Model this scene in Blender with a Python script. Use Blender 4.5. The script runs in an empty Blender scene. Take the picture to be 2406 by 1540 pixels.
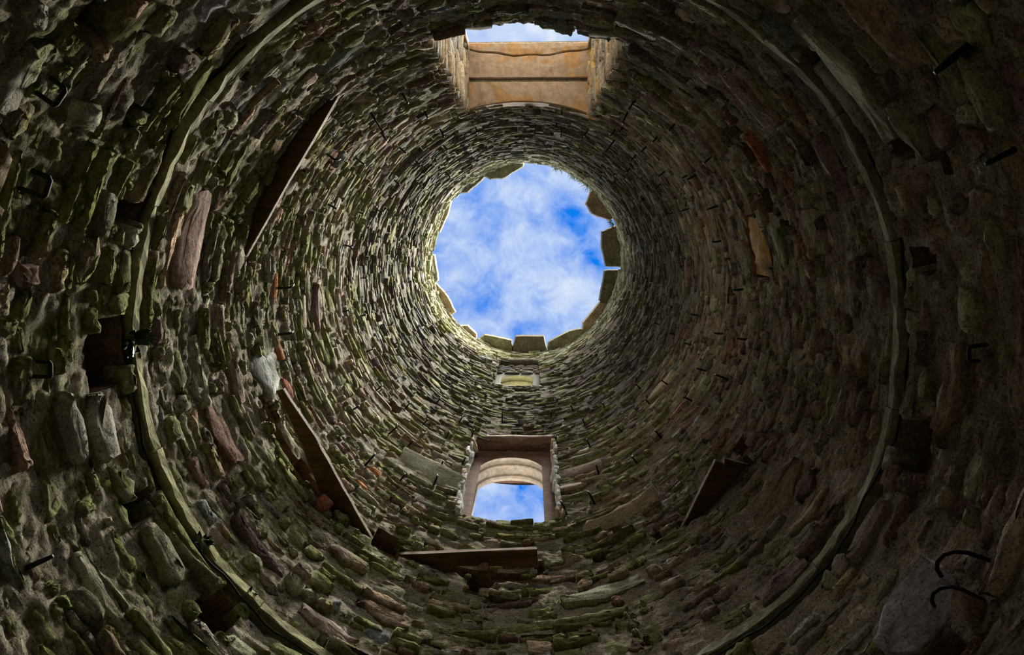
import bpy, math, random
import numpy as np
from mathutils import Matrix, Vector

D = bpy.data
SC = bpy.context.scene
COL = SC.collection
PI = math.pi
rad = math.radians

# ------------------------------------------------------------------ camera
# z is up, the tower axis is the z axis, the floor is z = 0; the camera lies near
# the floor and looks almost straight up the shaft
cam_data = D.cameras.new('camera')
cam = D.objects.new('camera', cam_data)
COL.objects.link(cam)
cam_data.sensor_fit = 'HORIZONTAL'
cam_data.sensor_width = 36.0
cam_data.lens = 24.0
cam_data.clip_start = 0.05
cam_data.clip_end = 500
RIGHT = Vector((0.99964725, 0.0, 0.02655888))
DOWN = Vector((0.00375909, 0.98993283, -0.14148802))
FWD = Vector((-0.02629151, 0.14153795, 0.98958363))
cam.matrix_world = Matrix((
    (RIGHT.x, -DOWN.x, -FWD.x, 0.0962),
    (RIGHT.y, -DOWN.y, -FWD.y, -0.6300),
    (RIGHT.z, -DOWN.z, -FWD.z, 1.2),
    (0, 0, 0, 1)))
SC.camera = cam

# ------------------------------------------------------------------ exposure, sky, sun
SC.view_settings.view_transform = 'Standard'
SC.view_settings.look = 'None'
SC.view_settings.exposure = 0.0
SC.view_settings.gamma = 1.0
SC.view_settings.use_curve_mapping = False
SC.cycles.use_denoising = True
SC.cycles.max_bounces = 9
SC.cycles.adaptive_threshold = 0.02
SC.cycles.diffuse_bounces = 7

SKY_FILL = 38.0       # added soft fill down the shaft, stronger than the sky gives
SUNLIGHT = 5.0        # direct low sun on the rim and the window reveals


def sun(name, az, elev, angle, strength, color):
    """az: degrees from +x towards +y; elev above the horizon: where the light comes from."""
    ld = D.lights.new(name, 'SUN')
    ld.energy = strength
    ld.angle = rad(angle)
    ld.color = color
    o = D.objects.new(name, ld)
    COL.objects.link(o)
    d = Vector((math.cos(rad(az)) * math.cos(rad(elev)), math.sin(rad(az)) * math.cos(rad(elev)), math.sin(rad(elev))))
    o.rotation_euler = d.to_track_quat('Z', 'Y').to_euler()
    o.location = d * 40
    return o


sun('sun', -32, 24, 0.6, SUNLIGHT, (1.0, 0.90, 0.72))
sun('sky_fill_zenith', -10, 75, 36, SKY_FILL, (1.0, 0.955, 0.85))  # wide sun added to boost the sky's light in the shaft
sun('sky_fill_overhead', 0, 90, 70, 3.5, (0.97, 0.98, 1.0))  # weak added fill from straight above
sun('sky_fill_bright_side', -80, 48, 60, 6.0, (1.0, 0.96, 0.90))  # added fill from the big window's side
sun('sky_fill_shade_side', 95, 50, 60, 1.6, (0.92, 0.96, 1.0))  # added fill from the arched window's side


class NT:
    """short helper to write node trees"""
    def __init__(self, tree):
        self.t = tree
        tree.nodes.clear()

    def n(self, typ, ins=None, **props):
        nd = self.t.nodes.new(typ)
        for k, v in props.items():
            setattr(nd, k, v)
        for k, v in (ins or {}).items():
            s = nd.inputs[k]
            if hasattr(v, 'links') or hasattr(v, 'is_linked'):
                self.t.links.new(v, s)
            else:
                s.default_value = v
        return nd

    def math(self, op, a, b=None, clamp=False):
        nd = self.t.nodes.new('ShaderNodeMath')
        nd.operation = op
        nd.use_clamp = clamp
        for i, v in enumerate((a, b)):
            if v is None:
                continue
            if hasattr(v, 'is_linked'):
                self.t.links.new(v, nd.inputs[i])
            else:
                nd.inputs[i].default_value = v
        return nd.outputs[0]

    def remap(self, v, a, b, c, d, smooth=False):
        nd = self.n('ShaderNodeMapRange', {0: v, 1: a, 2: b, 3: c, 4: d})
        if smooth:
            nd.interpolation_type = 'SMOOTHSTEP'
        return nd.outputs[0]

    def mix(self, fac, a, b, blend='MIX'):
        nd = self.t.nodes.new('ShaderNodeMix')
        nd.data_type = 'RGBA'
        nd.blend_type = blend
        for k, v in ((0, fac), (6, a), (7, b)):
            if hasattr(v, 'is_linked'):
                self.t.links.new(v, nd.inputs[k])
            else:
                nd.inputs[k].default_value = v if k == 0 else (*v, 1)
        return nd.outputs[2]

    def noise(self, vec, scale, detail=4.0, rough=0.55, dist=0.0):
        return self.n('ShaderNodeTexNoise', {'Vector': vec, 'Scale': scale, 'Detail': detail, 'Roughness': rough,
                                             'Distortion': dist}).outputs['Fac']

    def grey(self, v):
        nd = self.t.nodes.new('ShaderNodeCombineColor')
        for i in range(3):
            self.t.links.new(v, nd.inputs[i])
        return nd.outputs[0]


# sky: clouds on a flat layer high above, thicker and paler towards the sun
world = D.worlds.new('sky')
SC.world = world
world.use_nodes = True
g = NT(world.node_tree)
tc = g.n('ShaderNodeTexCoord')
sep = g.n('ShaderNodeSeparateXYZ', {0: tc.outputs['Generated']})
zc = g.math('MAXIMUM', sep.outputs[2], 0.06)
u = g.math('DIVIDE', sep.outputs[0], zc)
v = g.math('DIVIDE', sep.outputs[1], zc)
uv = g.n('ShaderNodeCombineXYZ', {0: u, 1: v, 2: 0.37}).outputs[0]
n_big = g.noise(uv, 9.0, 7.0, 0.58, 0.35)
n_fine = g.noise(uv, 30.0, 6.0, 0.6, 0.6)


def blob(cx, cy, sx, sy, rot=0.0):
    m = g.n('ShaderNodeMapping', {'Vector': uv, 'Location': (cx, cy, 0.37), 'Rotation': (0, 0, rot), 'Scale': (sx, sy, 1.0)})
    m.vector_type = 'TEXTURE'
    ln = g.n('ShaderNodeVectorMath', {0: m.outputs[0]}, operation='LENGTH').outputs['Value']
    return g.remap(ln, 0.0, 1.0, 1.0, 0.0, True)


dens = g.math('ADD', g.math('MULTIPLY', n_big, 1.7), g.math('SUBTRACT', g.math('MULTIPLY', n_fine, 0.8), 0.62))
for cx, cy, sx, sy, rot, w in ((0.055, -0.020, 0.034, 0.062, -0.6, -0.36), (-0.066, 0.085, 0.075, 0.046, 0.3, -0.22),
                               (-0.025, 0.140, 0.075, 0.045, 0.0, -0.24), (0.088, 0.045, 0.03, 0.06, -0.4, -0.16),
                               (-0.09, -0.03, 0.06, 0.05, 0.0, -0.10),
                               (0.045, 0.09, 0.07, 0.085, 0.5, 0.28), (0.01, -0.055, 0.09, 0.05, 0.0, 0.08),
                               (-0.05, 0.02, 0.08, 0.05, 0.0, 0.05), (0.09, -0.05, 0.035, 0.03, 0.0, 0.12)):
    dens = g.math('ADD', dens, g.math('MULTIPLY', blob(cx, cy, sx, sy, rot), w))
dens = g.math('ADD', dens, g.remap(v, -0.17, -0.30, 0.0, 0.45))
dens = g.math('ADD', dens, g.remap(v, 0.25, 0.45, 0.0, 0.12))
cloud = g.remap(dens, 0.30, 0.92, 0.0, 1.0)
blue = g.mix(g.remap(v, -0.1, -0.5, 0.0, 1.0), (0.004, 0.21, 0.86), (0.30, 0.52, 0.95))
sky_col = g.mix(cloud, blue, (0.56, 0.69, 0.94))
sky_col = g.mix(g.remap(dens, 0.95, 1.2, 0.0, 1.0), sky_col, (0.74, 0.82, 0.97))
g.n('ShaderNodeOutputWorld', {0: g.n('ShaderNodeBackground', {0: sky_col, 1: 1.0}).outputs[0]})

# ------------------------------------------------------------------ numbers of the tower (metres)
R = 2.0               # inner radius of the shaft
RO = 2.60             # outer radius
CAMZ = 1.2
Z_LEDGE0, Z_LEDGE1 = 4.64, 4.735      # string course
Z_FLOOR = 6.07        # level of the vanished wooden floor
Z_RIM = 15.70
rng = random.Random(11)

# ------------------------------------------------------------------ noise in numpy
_rs = np.random.RandomState(5)
_lat = _rs.rand(64, 64, 64).astype(np.float32)


def vnoise(x, y, z):
    """smooth lattice noise, 0..1, arrays in and out"""
    xi, yi, zi = np.floor(x).astype(int), np.floor(y).astype(int), np.floor(z).astype(int)
    fx, fy, fz = x - xi, y - yi, z - zi
    fx, fy, fz = fx * fx * (3 - 2 * fx), fy * fy * (3 - 2 * fy), fz * fz * (3 - 2 * fz)
    r = 0
    for a in (0, 1):
        for b in (0, 1):
            for c in (0, 1):
                w = (fx if a else 1 - fx) * (fy if b else 1 - fy) * (fz if c else 1 - fz)
                r = r + w * _lat[(xi + a) % 64, (yi + b) % 64, (zi + c) % 64]
    return r


def fbm(x, y, z, oct=3):
    r, a, s = 0, 0.5, 0
    for _ in range(oct):
        r = r + a * vnoise(x, y, z)
        s += a
        a *= 0.5
        x, y, z = x * 2.03 + 5.1, y * 2.03 + 1.7, z * 2.03 + 8.3
    return r / s


def wall_r(th, z):
    """radius of the masonry face: not a perfect cylinder; th in radians"""
    th, z = np.asarray(th, float), np.asarray(z, float)
    x, y = np.cos(th), np.sin(th)
    return R + 0.07 * (fbm(x * 2.2 + 9, y * 2.2 + 9, z * 0.7, 2) - 0.5)


def wall_r1(th, z):
    return float(wall_r(np.array([th]), np.array([z]))[0])


def pol(th, r, z):
    return (r * math.cos(th), r * math.sin(th), z)


# ------------------------------------------------------------------ materials
def new_mat(name):
    m = D.materials.new(name)
    m.use_nodes = True
    return m, NT(m.node_tree)


def bsdf(g, color, rough=0.95, normal=None, spec=0.2, metal=0.0):
    ins = {'Base Color': color, 'Roughness': rough, 'Specular IOR Level': spec, 'Metallic': metal}
    if normal is not None:
        ins['Normal'] = normal
    b = g.n('ShaderNodeBsdfPrincipled', ins)
    g.n('ShaderNodeOutputMaterial', {0: b.outputs[0]})


def masonry_mat(name, from_attr=True, flat=(0.3, 0.27, 0.2), grit=1.0, moss_base=0.0, bump=0.9, lichen=1.0):
    """weathered rubble: colour per stone (attribute col, its alpha = how mossy), bedding grain, lichen, moss"""
    m, g = new_mat(name)
    pos = g.n('ShaderNodeNewGeometry').outputs['Position']
    bed = g.n('ShaderNodeVectorMath', {0: pos, 1: (1.0, 1.0, 3.2)}, operation='MULTIPLY').outputs[0]
    n1 = g.noise(bed, 5.0, 6.0, 0.62)
    n2 = g.noise(bed, 26.0, 5.0, 0.62)
    n3 = g.noise(pos, 2.1, 3.0, 0.5)
    n4 = g.noise(pos, 22.0, 5.0, 0.65)
    n5 = g.noise(pos, 95.0, 3.0, 0.6)
    if from_attr:
        at = g.n('ShaderNodeAttribute', attribute_name='col')
        col, mossy = at.outputs['Color'], at.outputs['Alpha']
    else:
        col = g.n('ShaderNodeRGB').outputs[0]
        col.default_value = (*flat, 1)
        mossy = g.n('ShaderNodeValue').outputs[0]
        mossy.default_value = moss_base
    k = g.math('MULTIPLY', g.remap(n1, 0.28, 0.72, 0.55, 1.45), g.remap(n2, 0.3, 0.7, 0.55, 1.42))
    c = g.mix(1.0, col, g.grey(k), 'MULTIPLY')
    c = g.mix(g.math('MULTIPLY', g.remap(n5, 0.52, 0.70, 0.0, 1.0), 0.5 * grit), c, (0.42, 0.38, 0.31))
    c = g.mix(g.math('MULTIPLY', g.remap(n5, 0.46, 0.30, 0.0, 1.0), 0.75 * grit), c, (0.035, 0.03, 0.024))
    lich = g.math('MULTIPLY', g.remap(n4, 0.58, 0.68, 0.0, 1.0, True), g.remap(n3, 0.42, 0.62, 0.15, 0.75 * lichen))
    c = g.mix(lich, c, (0.46, 0.43, 0.345))
    mf = g.math('ADD', g.math('ADD', g.math('MULTIPLY', n3, 0.7), g.math('MULTIPLY', n4, 0.55)),
                g.math('SUBTRACT', g.math('MULTIPLY', mossy, 0.75), 0.86))
    moss = g.remap(mf, 0.0, 0.16, 0.0, 0.9, True)
    mcol = g.mix(g.remap(n2, 0.35, 0.65, 0.0, 1.0), (0.115, 0.135, 0.03), (0.33, 0.34, 0.125))
    c = g.mix(moss, c, mcol)
    h = g.math('ADD', g.math('MULTIPLY', n1, 1.2), g.math('ADD', g.math('MULTIPLY', n2, 0.75), g.math('MULTIPLY', n5, 0.18 * grit)))
    nb = g.n('ShaderNodeBump', {'Strength': bump, 'Distance': 0.035, 'Height': h}).outputs[0]
    n6 = g.noise(bed, 60.0, 4.0, 0.7)
    nb = g.n('ShaderNodeBump', {'Strength': 0.7 * bump, 'Distance': 0.02, 'Height': n6, 'Normal': nb}).outputs[0]
    bsdf(g, c, 0.95, nb, 0.15)
    return m


def ashlar_mat(name, base, stain, stain_amt=0.6, dark=(0.10, 0.05, 0.03)):
    """dressed sandstone with iron stains"""
    m, g = new_mat(name)
    pos = g.n('ShaderNodeNewGeometry').outputs['Position']
    bed = g.n('ShaderNodeVectorMath', {0: pos, 1: (1.0, 1.0, 1.6)}, operation='MULTIPLY').outputs[0]
    n1 = g.noise(bed, 3.4, 6.0, 0.6, 0.8)
    n2 = g.noise(bed, 16.0, 5.0, 0.6)
    n3 = g.noise(pos, 120.0, 3.0, 0.6)
    c = g.mix(g.math('MULTIPLY', g.remap(n1, 0.50, 0.56, 0.0, 1.0, True), stain_amt), base, stain)
    c = g.mix(g.math('MULTIPLY', g.remap(n1, 0.42, 0.34, 0.0, 1.0, True), 0.45), c, dark)
    c = g.mix(1.0, c, g.grey(g.math('MULTIPLY', g.remap(n2, 0.3, 0.7, 0.72, 1.2), g.remap(n3, 0.3, 0.7, 0.85, 1.12))), 'MULTIPLY')
    h = g.math('ADD', g.math('MULTIPLY', n2, 0.6), g.math('MULTIPLY', n3, 0.25))
    nb = g.n('ShaderNodeBump', {'Strength': 0.5, 'Distance': 0.012, 'Height': h}).outputs[0]
    bsdf(g, c, 0.9, nb, 0.2)
    return m


def wood_mat(name, base):
    m, g = new_mat(name)
    pos = g.n('ShaderNodeTexCoord').outputs['Object']
    st = g.n('ShaderNodeVectorMath', {0: pos, 1: (1.2, 14.0, 14.0)}, operation='MULTIPLY').outputs[0]
    n1 = g.noise(st, 3.0, 5.0, 0.6, 0.4)
    n2 = g.noise(pos, 7.0, 4.0, 0.6)
    c = g.mix(1.0, base, g.grey(g.math('MULTIPLY', g.remap(n1, 0.3, 0.7, 0.55, 1.5), g.remap(n2, 0.3, 0.7, 0.75, 1.25))), 'MULTIPLY')
    nb = g.n('ShaderNodeBump', {'Strength': 0.6, 'Distance': 0.008, 'Height': n1}).outputs[0]
    bsdf(g, c, 0.85, nb, 0.25)
    return m


def plain_mat(name, base, rough=0.8, metal=0.0, var=0.5, scale=30.0):
    m, g = new_mat(name)
    pos = g.n('ShaderNodeNewGeometry').outputs['Position']
    n1 = g.noise(pos, scale, 4.0, 0.6)
    c = g.mix(1.0, base, g.grey(g.remap(n1, 0.3, 0.7, 1 - var, 1 + var)), 'MULTIPLY')
    nb = g.n('ShaderNodeBump', {'Strength': 0.4, 'Distance': 0.004, 'Height': n1}).outputs[0]
    bsdf(g, c, rough, nb, 0.3, metal)
    return m


M_STONE = masonry_mat('rubble_stone')
M_MORTAR = masonry_mat('lime_mortar', True, (0.34, 0.295, 0.215), 1.4, 0.20, 1.0, 0.9)
MORTAR = (0.34, 0.295, 0.215, 0.2)
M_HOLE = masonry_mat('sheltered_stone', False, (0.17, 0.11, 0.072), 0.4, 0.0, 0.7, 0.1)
M_LEDGE = masonry_mat('string_course_stone', True, (0.2, 0.2, 0.1), 0.35, 0.0, 0.35, 0.25)
M_OCHRE = ashlar_mat('ochre_stone', (0.34, 0.20, 0.06), (0.50, 0.30, 0.09), 0.8, (0.05, 0.03, 0.015))
M_LINTEL = ashlar_mat('orange_stained_sandstone', (0.33, 0.245, 0.17), (0.34, 0.185, 0.065), 0.75, (0.17, 0.09, 0.045))
M_FRAME = ashlar_mat('red_brown_sandstone', (0.165, 0.10, 0.075), (0.11, 0.055, 0.042), 0.6, (0.09, 0.035, 0.028))
M_ARCH = ashlar_mat('pale_sandstone', (0.50, 0.44, 0.38), (0.44, 0.36, 0.27), 0.4, (0.25, 0.21, 0.18))
M_GREYFRAME = ashlar_mat('grey_weathered_sandstone', (0.095, 0.09, 0.065), (0.075, 0.085, 0.045), 0.6, (0.05, 0.05, 0.035))
M_GREENARCH = ashlar_mat('yellow_green_sandstone', (0.42, 0.42, 0.25), (0.46, 0.45, 0.20), 0.6, (0.2, 0.22, 0.1))  # pale yellow-green stone of the high arch
M_WOOD = wood_mat('old_oak', (0.085, 0.048, 0.022))
M_LITEDGE = wood_mat('lit_oak_edge', (0.20, 0.15, 0.105))  # same oak, made paler to paint light on the board edges
M_IRON = plain_mat('rusty_black_iron', (0.012, 0.010, 0.010), 0.7, 0.3)
M_CABLE = plain_mat('black_cable', (0.01, 0.011, 0.012), 0.9, 0.0, 0.2)
M_FERN = plain_mat('dark_fern', (0.018, 0.04, 0.014), 0.6)
M_GRASS = plain_mat('rim_grass', (0.10, 0.13, 0.03), 0.7)
M_TWIG = plain_mat('dry_twig', (0.25, 0.2, 0.15), 0.8)
M_EARTH = plain_mat('trodden_earth', (0.07, 0.055, 0.04), 0.95, 0.0, 0.5, 6.0)
M_MEADOW = plain_mat('meadow', (0.20, 0.185, 0.165), 0.95, 0.0, 0.4, 0.6)

# albedo of the stones, linear; they are varied per stone
TONE = {
    'grey': (0.27, 0.255, 0.205), 'pale': (0.31, 0.325, 0.30), 'pink': (0.31, 0.205, 0.155), 'pinkgrey': (0.29, 0.225, 0.185),
    'brown': (0.225, 0.155, 0.105), 'redbrown': (0.20, 0.105, 0.075), 'purple': (0.20, 0.125, 0.125),
    'purplebrown': (0.17, 0.115, 0.105), 'olive': (0.21, 0.205, 0.125), 'sand': (0.34, 0.265, 0.175),
    'palegreen': (0.33, 0.335, 0.225), 'lilac': (0.34, 0.32, 0.36), 'orange': (0.46, 0.185, 0.065), 'red': (0.36, 0.125, 0.075),
    'mossgreen': (0.19, 0.21, 0.09), 'plaster': (0.55, 0.50, 0.44), 'ochre': (0.45, 0.28, 0.08), 'dark': (0.12, 0.105, 0.075), 'bluegrey': (0.22, 0.235, 0.235),
}
TONE = {k: tuple(min(0.62, 1.35 * q) for q in v) for k, v in TONE.items()}
MIX_LEFT = [('grey', 5), ('olive', 5), ('pinkgrey', 3), ('sand', 3), ('palegreen', 3), ('pink', 2), ('brown', 1.5), ('purple', 1)]
MIX_BLUISH = [('bluegrey', 4), ('grey', 4), ('pinkgrey', 4), ('olive', 3), ('palegreen', 3), ('lilac', 1)]
MIX_RIGHT = [('brown', 4), ('purplebrown', 3), ('pinkgrey', 4), ('olive', 3.5), ('grey', 4), ('redbrown', 1), ('sand', 2.5), ('purple', 2), ('palegreen', 1)]
MIX_BACK = [('olive', 5), ('brown', 4), ('sand', 2.5), ('grey', 3), ('palegreen', 1.5), ('pinkgrey', 1.5), ('redbrown', 1)]
MIX_FRONT = [('dark', 3), ('olive', 4), ('brown', 3), ('grey', 4), ('bluegrey', 2), ('purplebrown', 2)]
MIX_HIGH = [('grey', 4), ('purplebrown', 3), ('bluegrey', 2.5), ('olive', 3), ('dark', 1.5), ('palegreen', 1.5), ('purple', 1)]


def pick(mix):
    t = rng.random() * sum(w for _, w in mix)
    for k, w in mix:
        t -= w
        if t <= 0:
            return TONE[k]
    return TONE[mix[0][0]]


def side_of(th):
    d = math.degrees(th) % 360
    if d < 45 or d >= 315:
        return 'right'
    return 'back' if d < 135 else 'left' if d < 225 else 'front'


def dark_band(z):  # weight of the darker tone by height
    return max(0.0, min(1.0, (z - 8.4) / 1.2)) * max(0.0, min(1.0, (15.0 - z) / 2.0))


def stone_tone(th, z):
    """colour and mossiness of an ordinary stone: stone mix and moss differ round the tower"""
    d = (math.degrees(th) + rng.gauss(0, 14)) % 360
    mix = MIX_RIGHT if (d < 55 or d >= 310) else MIX_BACK if d < 128 else MIX_LEFT if d < 235 else MIX_FRONT
    if 95 < d < 165 and z < 5.6 and rng.random() < 0.6:  # more bluish greys low on this stretch
        mix = MIX_BLUISH
    if z > 9.2 + rng.gauss(0, 0.6):
        mix = MIX_HIGH
    c = pick(mix)
    k = rng.uniform(0.62, 1.42)
    moss = {'right': 0.02, 'back': 0.42, 'left': 0.40, 'front': 0.25}[side_of(rad(d))]
    if side_of(rad(d)) == 'left' and z < 4.6:
        moss += 0.12
    moss += rng.gauss(0, 0.16)
    if z > 9:
        moss -= 0.12
    # a darker band from mid height to just below the rim
    k *= 1.0 - 0.62 * dark_band(z + rng.gauss(0, 0.25))
    if z > 14.4:
        c, k = TONE['palegreen'], k * 1.15
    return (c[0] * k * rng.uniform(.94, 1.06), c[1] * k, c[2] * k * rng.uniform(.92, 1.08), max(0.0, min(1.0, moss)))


# ------------------------------------------------------------------ objects
def tag(o, label=None, cat=None, group=None, kind=None):
    if label:
        o['label'] = label
    if cat:
        o['category'] = cat
    if group:
        o['group'] = group
    if kind:
        o['kind'] = kind
    return o


def make_mesh(name, verts, faces, mat, col=None, smooth=True):
    me = D.meshes.new(name)
    me.from_pydata(verts, [], faces)
    if mat is not None:
        me.materials.append(mat)
    if smooth and len(me.polygons):
        me.polygons.foreach_set('use_smooth', [True] * len(me.polygons))
    if col is not None:
        ca = me.color_attributes.new('col', 'FLOAT_COLOR', 'POINT')
        a = np.array(col, np.float32)
        if a.ndim == 1:
            a = np.tile(a, (len(verts), 1))
        ca.data.foreach_set('color', a.ravel())
    me.update()
    return me


def link(name, me, parent=None, loc=None, rot=None):
    o = D.objects.new(name, me)
    COL.objects.link(o)
    if parent is not None:
        o.parent = parent
    if loc is not None:
        o.location = loc
    if rot is not None:
        o.rotation_euler = rot
    return o


def mobj(name, verts, faces, mat, parent=None, col=None, smooth=True):
    return link(name, make_mesh(name, verts, faces, mat, col, smooth), parent)


def empty(name, loc=(0, 0, 0)):
    o = D.objects.new(name, None)
    o.empty_display_size = 0.2
    COL.objects.link(o)
    o.location = loc
    return o


def tube(points, radius, n=6, closed_ends=True):
    """round bar along points; radius: one number or one per point"""
    vs, fs = [], []
    rr = radius if isinstance(radius, (list, tuple)) else [radius] * len(points)
    P = [Vector(p) for p in points]
    up = Vector((0.3, 0.2, 1.0)).normalized()
    for i, p in enumerate(P):
        d = (P[min(i + 1, len(P) - 1)] - P[max(i - 1, 0)]).normalized()
        a = d.cross(up)
        if a.length < 1e-3:
            a = d.cross(Vector((1, 0, 0)))
        a.normalize()
        b = d.cross(a)
        for k in range(n):
            t = 2 * PI * k / n
            vs.append(tuple(p + (a * math.cos(t) + b * math.sin(t)) * rr[i]))
    for i in range(len(P) - 1):
        for k in range(n):
            fs.append((i * n + k, i * n + (k + 1) % n, (i + 1) * n + (k + 1) % n, (i + 1) * n + k))
    if closed_ends:
        fs.append(tuple(range(n - 1, -1, -1)))
        fs.append(tuple(range((len(P) - 1) * n, len(P) * n)))
    return vs, fs


def rough_box(c, s, seg=(4, 2, 2), jit=0.12, rot=0.0, shift=None):
    """a hewn block: a rounded, subdivided and uneven box; c centre, s size, rot about z"""
    nx, ny, nz = seg
    idx, vs, fs = {}, [], []

    def vid(i, j, k):
        if (i, j, k) not in idx:
            p = [i / nx * 2 - 1, j / ny * 2 - 1, k / nz * 2 - 1]
            ext = sum(abs(abs(q) - 1) < 1e-6 for q in p)
            m = min(s)
            q = []
            for a in range(3):
                inset = (0.10 if ext == 2 else 0.17 if ext == 3 else 0.0) * m if abs(abs(p[a]) - 1) < 1e-6 else 0.0
                q.append(p[a] * s[a] / 2 - math.copysign(inset, p[a]) + rng.uniform(-jit, jit) * m * 0.5)
            ca, sa = math.cos(rot), math.sin(rot)
            idx[(i, j, k)] = len(vs)
            vs.append((c[0] + q[0] * ca - q[1] * sa, c[1] + q[0] * sa + q[1] * ca, c[2] + q[2]))
        return idx[(i, j, k)]

    for i in range(nx):
        for j in range(ny):
            fs.append((vid(i, j, 0), vid(i, j + 1, 0), vid(i + 1, j + 1, 0), vid(i + 1, j, 0)))
            fs.append((vid(i, j, nz), vid(i + 1, j, nz), vid(i + 1, j + 1, nz), vid(i, j + 1, nz)))
    for i in range(nx):
        for k in range(nz):
            fs.append((vid(i, 0, k), vid(i + 1, 0, k), vid(i + 1, 0, k + 1), vid(i, 0, k + 1)))
            fs.append((vid(i, ny, k), vid(i, ny, k + 1), vid(i + 1, ny, k + 1), vid(i + 1, ny, k)))
    for j in range(ny):
        for k in range(nz):
            fs.append((vid(0, j, k), vid(0, j, k + 1), vid(0, j + 1, k + 1), vid(0, j + 1, k)))
            fs.append((vid(nx, j, k), vid(nx, j + 1, k), vid(nx, j + 1, k + 1), vid(nx, j, k + 1)))
    return vs, fs


def prism(poly, z0, z1, inset=0.0, jit=0.0):
    """upright prism over a polygon (list of xy); the top outline is inset"""
    cx = sum(p[0] for p in poly) / len(poly)
    cy = sum(p[1] for p in poly) / len(poly)
    n = len(poly)
    vs = [(x, y, z0 + rng.uniform(-jit, jit)) for x, y in poly]
    vs += [(cx + (x - cx) * (1 - inset), cy + (y - cy) * (1 - inset), z1 + rng.uniform(-jit, jit)) for x, y in poly]
    area = sum(poly[i][0] * poly[(i + 1) % n][1] - poly[(i + 1) % n][0] * poly[i][1] for i in range(n))
    fs = [(i, (i + 1) % n, n + (i + 1) % n, n + i) for i in range(n)] + [tuple(range(n))[::-1], tuple(range(n, 2 * n))]
    if area < 0:
        fs = [f[::-1] for f in fs]
    return vs, fs

# ------------------------------------------------------------------ openings in the masonry
# windows: angle range (deg), height range
WIN_BIG = (-107.5, -68.6, 6.00, 8.80)
WIN_ARCH = (79.6, 106.3, 7.05, 9.38)
WIN_HIGH = (82.0, 104.5, 12.50, 14.60)
WINDOWS = (WIN_BIG, WIN_ARCH, WIN_HIGH)
# putlog holes and gaps: middle angle (deg), middle height, half width (deg), half height, depth
HOLES = [(-158.3, 4.477, 3.0, 0.115, .3), (-179.1, 4.45, 5.0, 0.15, .22), (158.4, 4.402, 2.3, 0.11, .3), (139.0, 4.44, 3.4, 0.14, .2),
         (-14.3, 4.418, 1.9, 0.11, .3), (11.3, 4.44, 4.2, 0.14, .25), (-29.7, 4.321, 1.6, 0.08, .3), (-27.2, 4.07, 1.9, 0.05, .3),
         (30.8, 3.70, 3.0, 0.08, .3), (-44.9, 4.50, 2.0, 0.09, .3), (-136.3, 3.724, 3.0, 0.09, .3), (-134.3, 4.88, 0.9, 0.05, .2),
         (158.3, 6.118, 2.7, 0.12, .25), (144.2, 6.052, 2.2, 0.16, .3), (65.6, 6.592, 2.0, 0.12, .3), (57.2, 6.147, 1.3, 0.065, .3),
         (71.1, 6.215, 1.7, 0.073, .3), (84.8, 6.238, 1.3, 0.097, .3), (98.9, 5.93, 1.6, 0.1, .3), (119.5, 6.10, 3.4, 0.14, .22),
         (109.5, 6.30, 2.4, 0.068, .3), (-41.5, 6.10, 2.4, 0.14, .3), (-35.3, 6.08, 2.9, 0.15, .25), (-25.9, 6.22, 3.6, 0.13, .3),
         (-14.4, 6.778, 7.6, 0.25, .10), (0.2, 7.65, 3.0, 0.10, .25), (136.4, 8.714, 2.4, 0.16, .2), (179.5, 7.80, 3.8, 0.07, .2),
         (-19.0, 6.05, 1.6, 0.12, .3), (89.3, 6.43, 3.0, 0.06, .25), (30.5, 6.3, 2.2, 0.09, .3), (-51.0, 5.98, 2.2, 0.07, .2),
         # slots that held the floor boards
         (-149.0, 6.085, 20.5, 0.055, .16), (143.0, 6.085, 20.0, 0.06, .16), (101.0, 6.085, 15.5, 0.055, .16), (42.0, 6.085, 11.0, 0.06, .16)]
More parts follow.
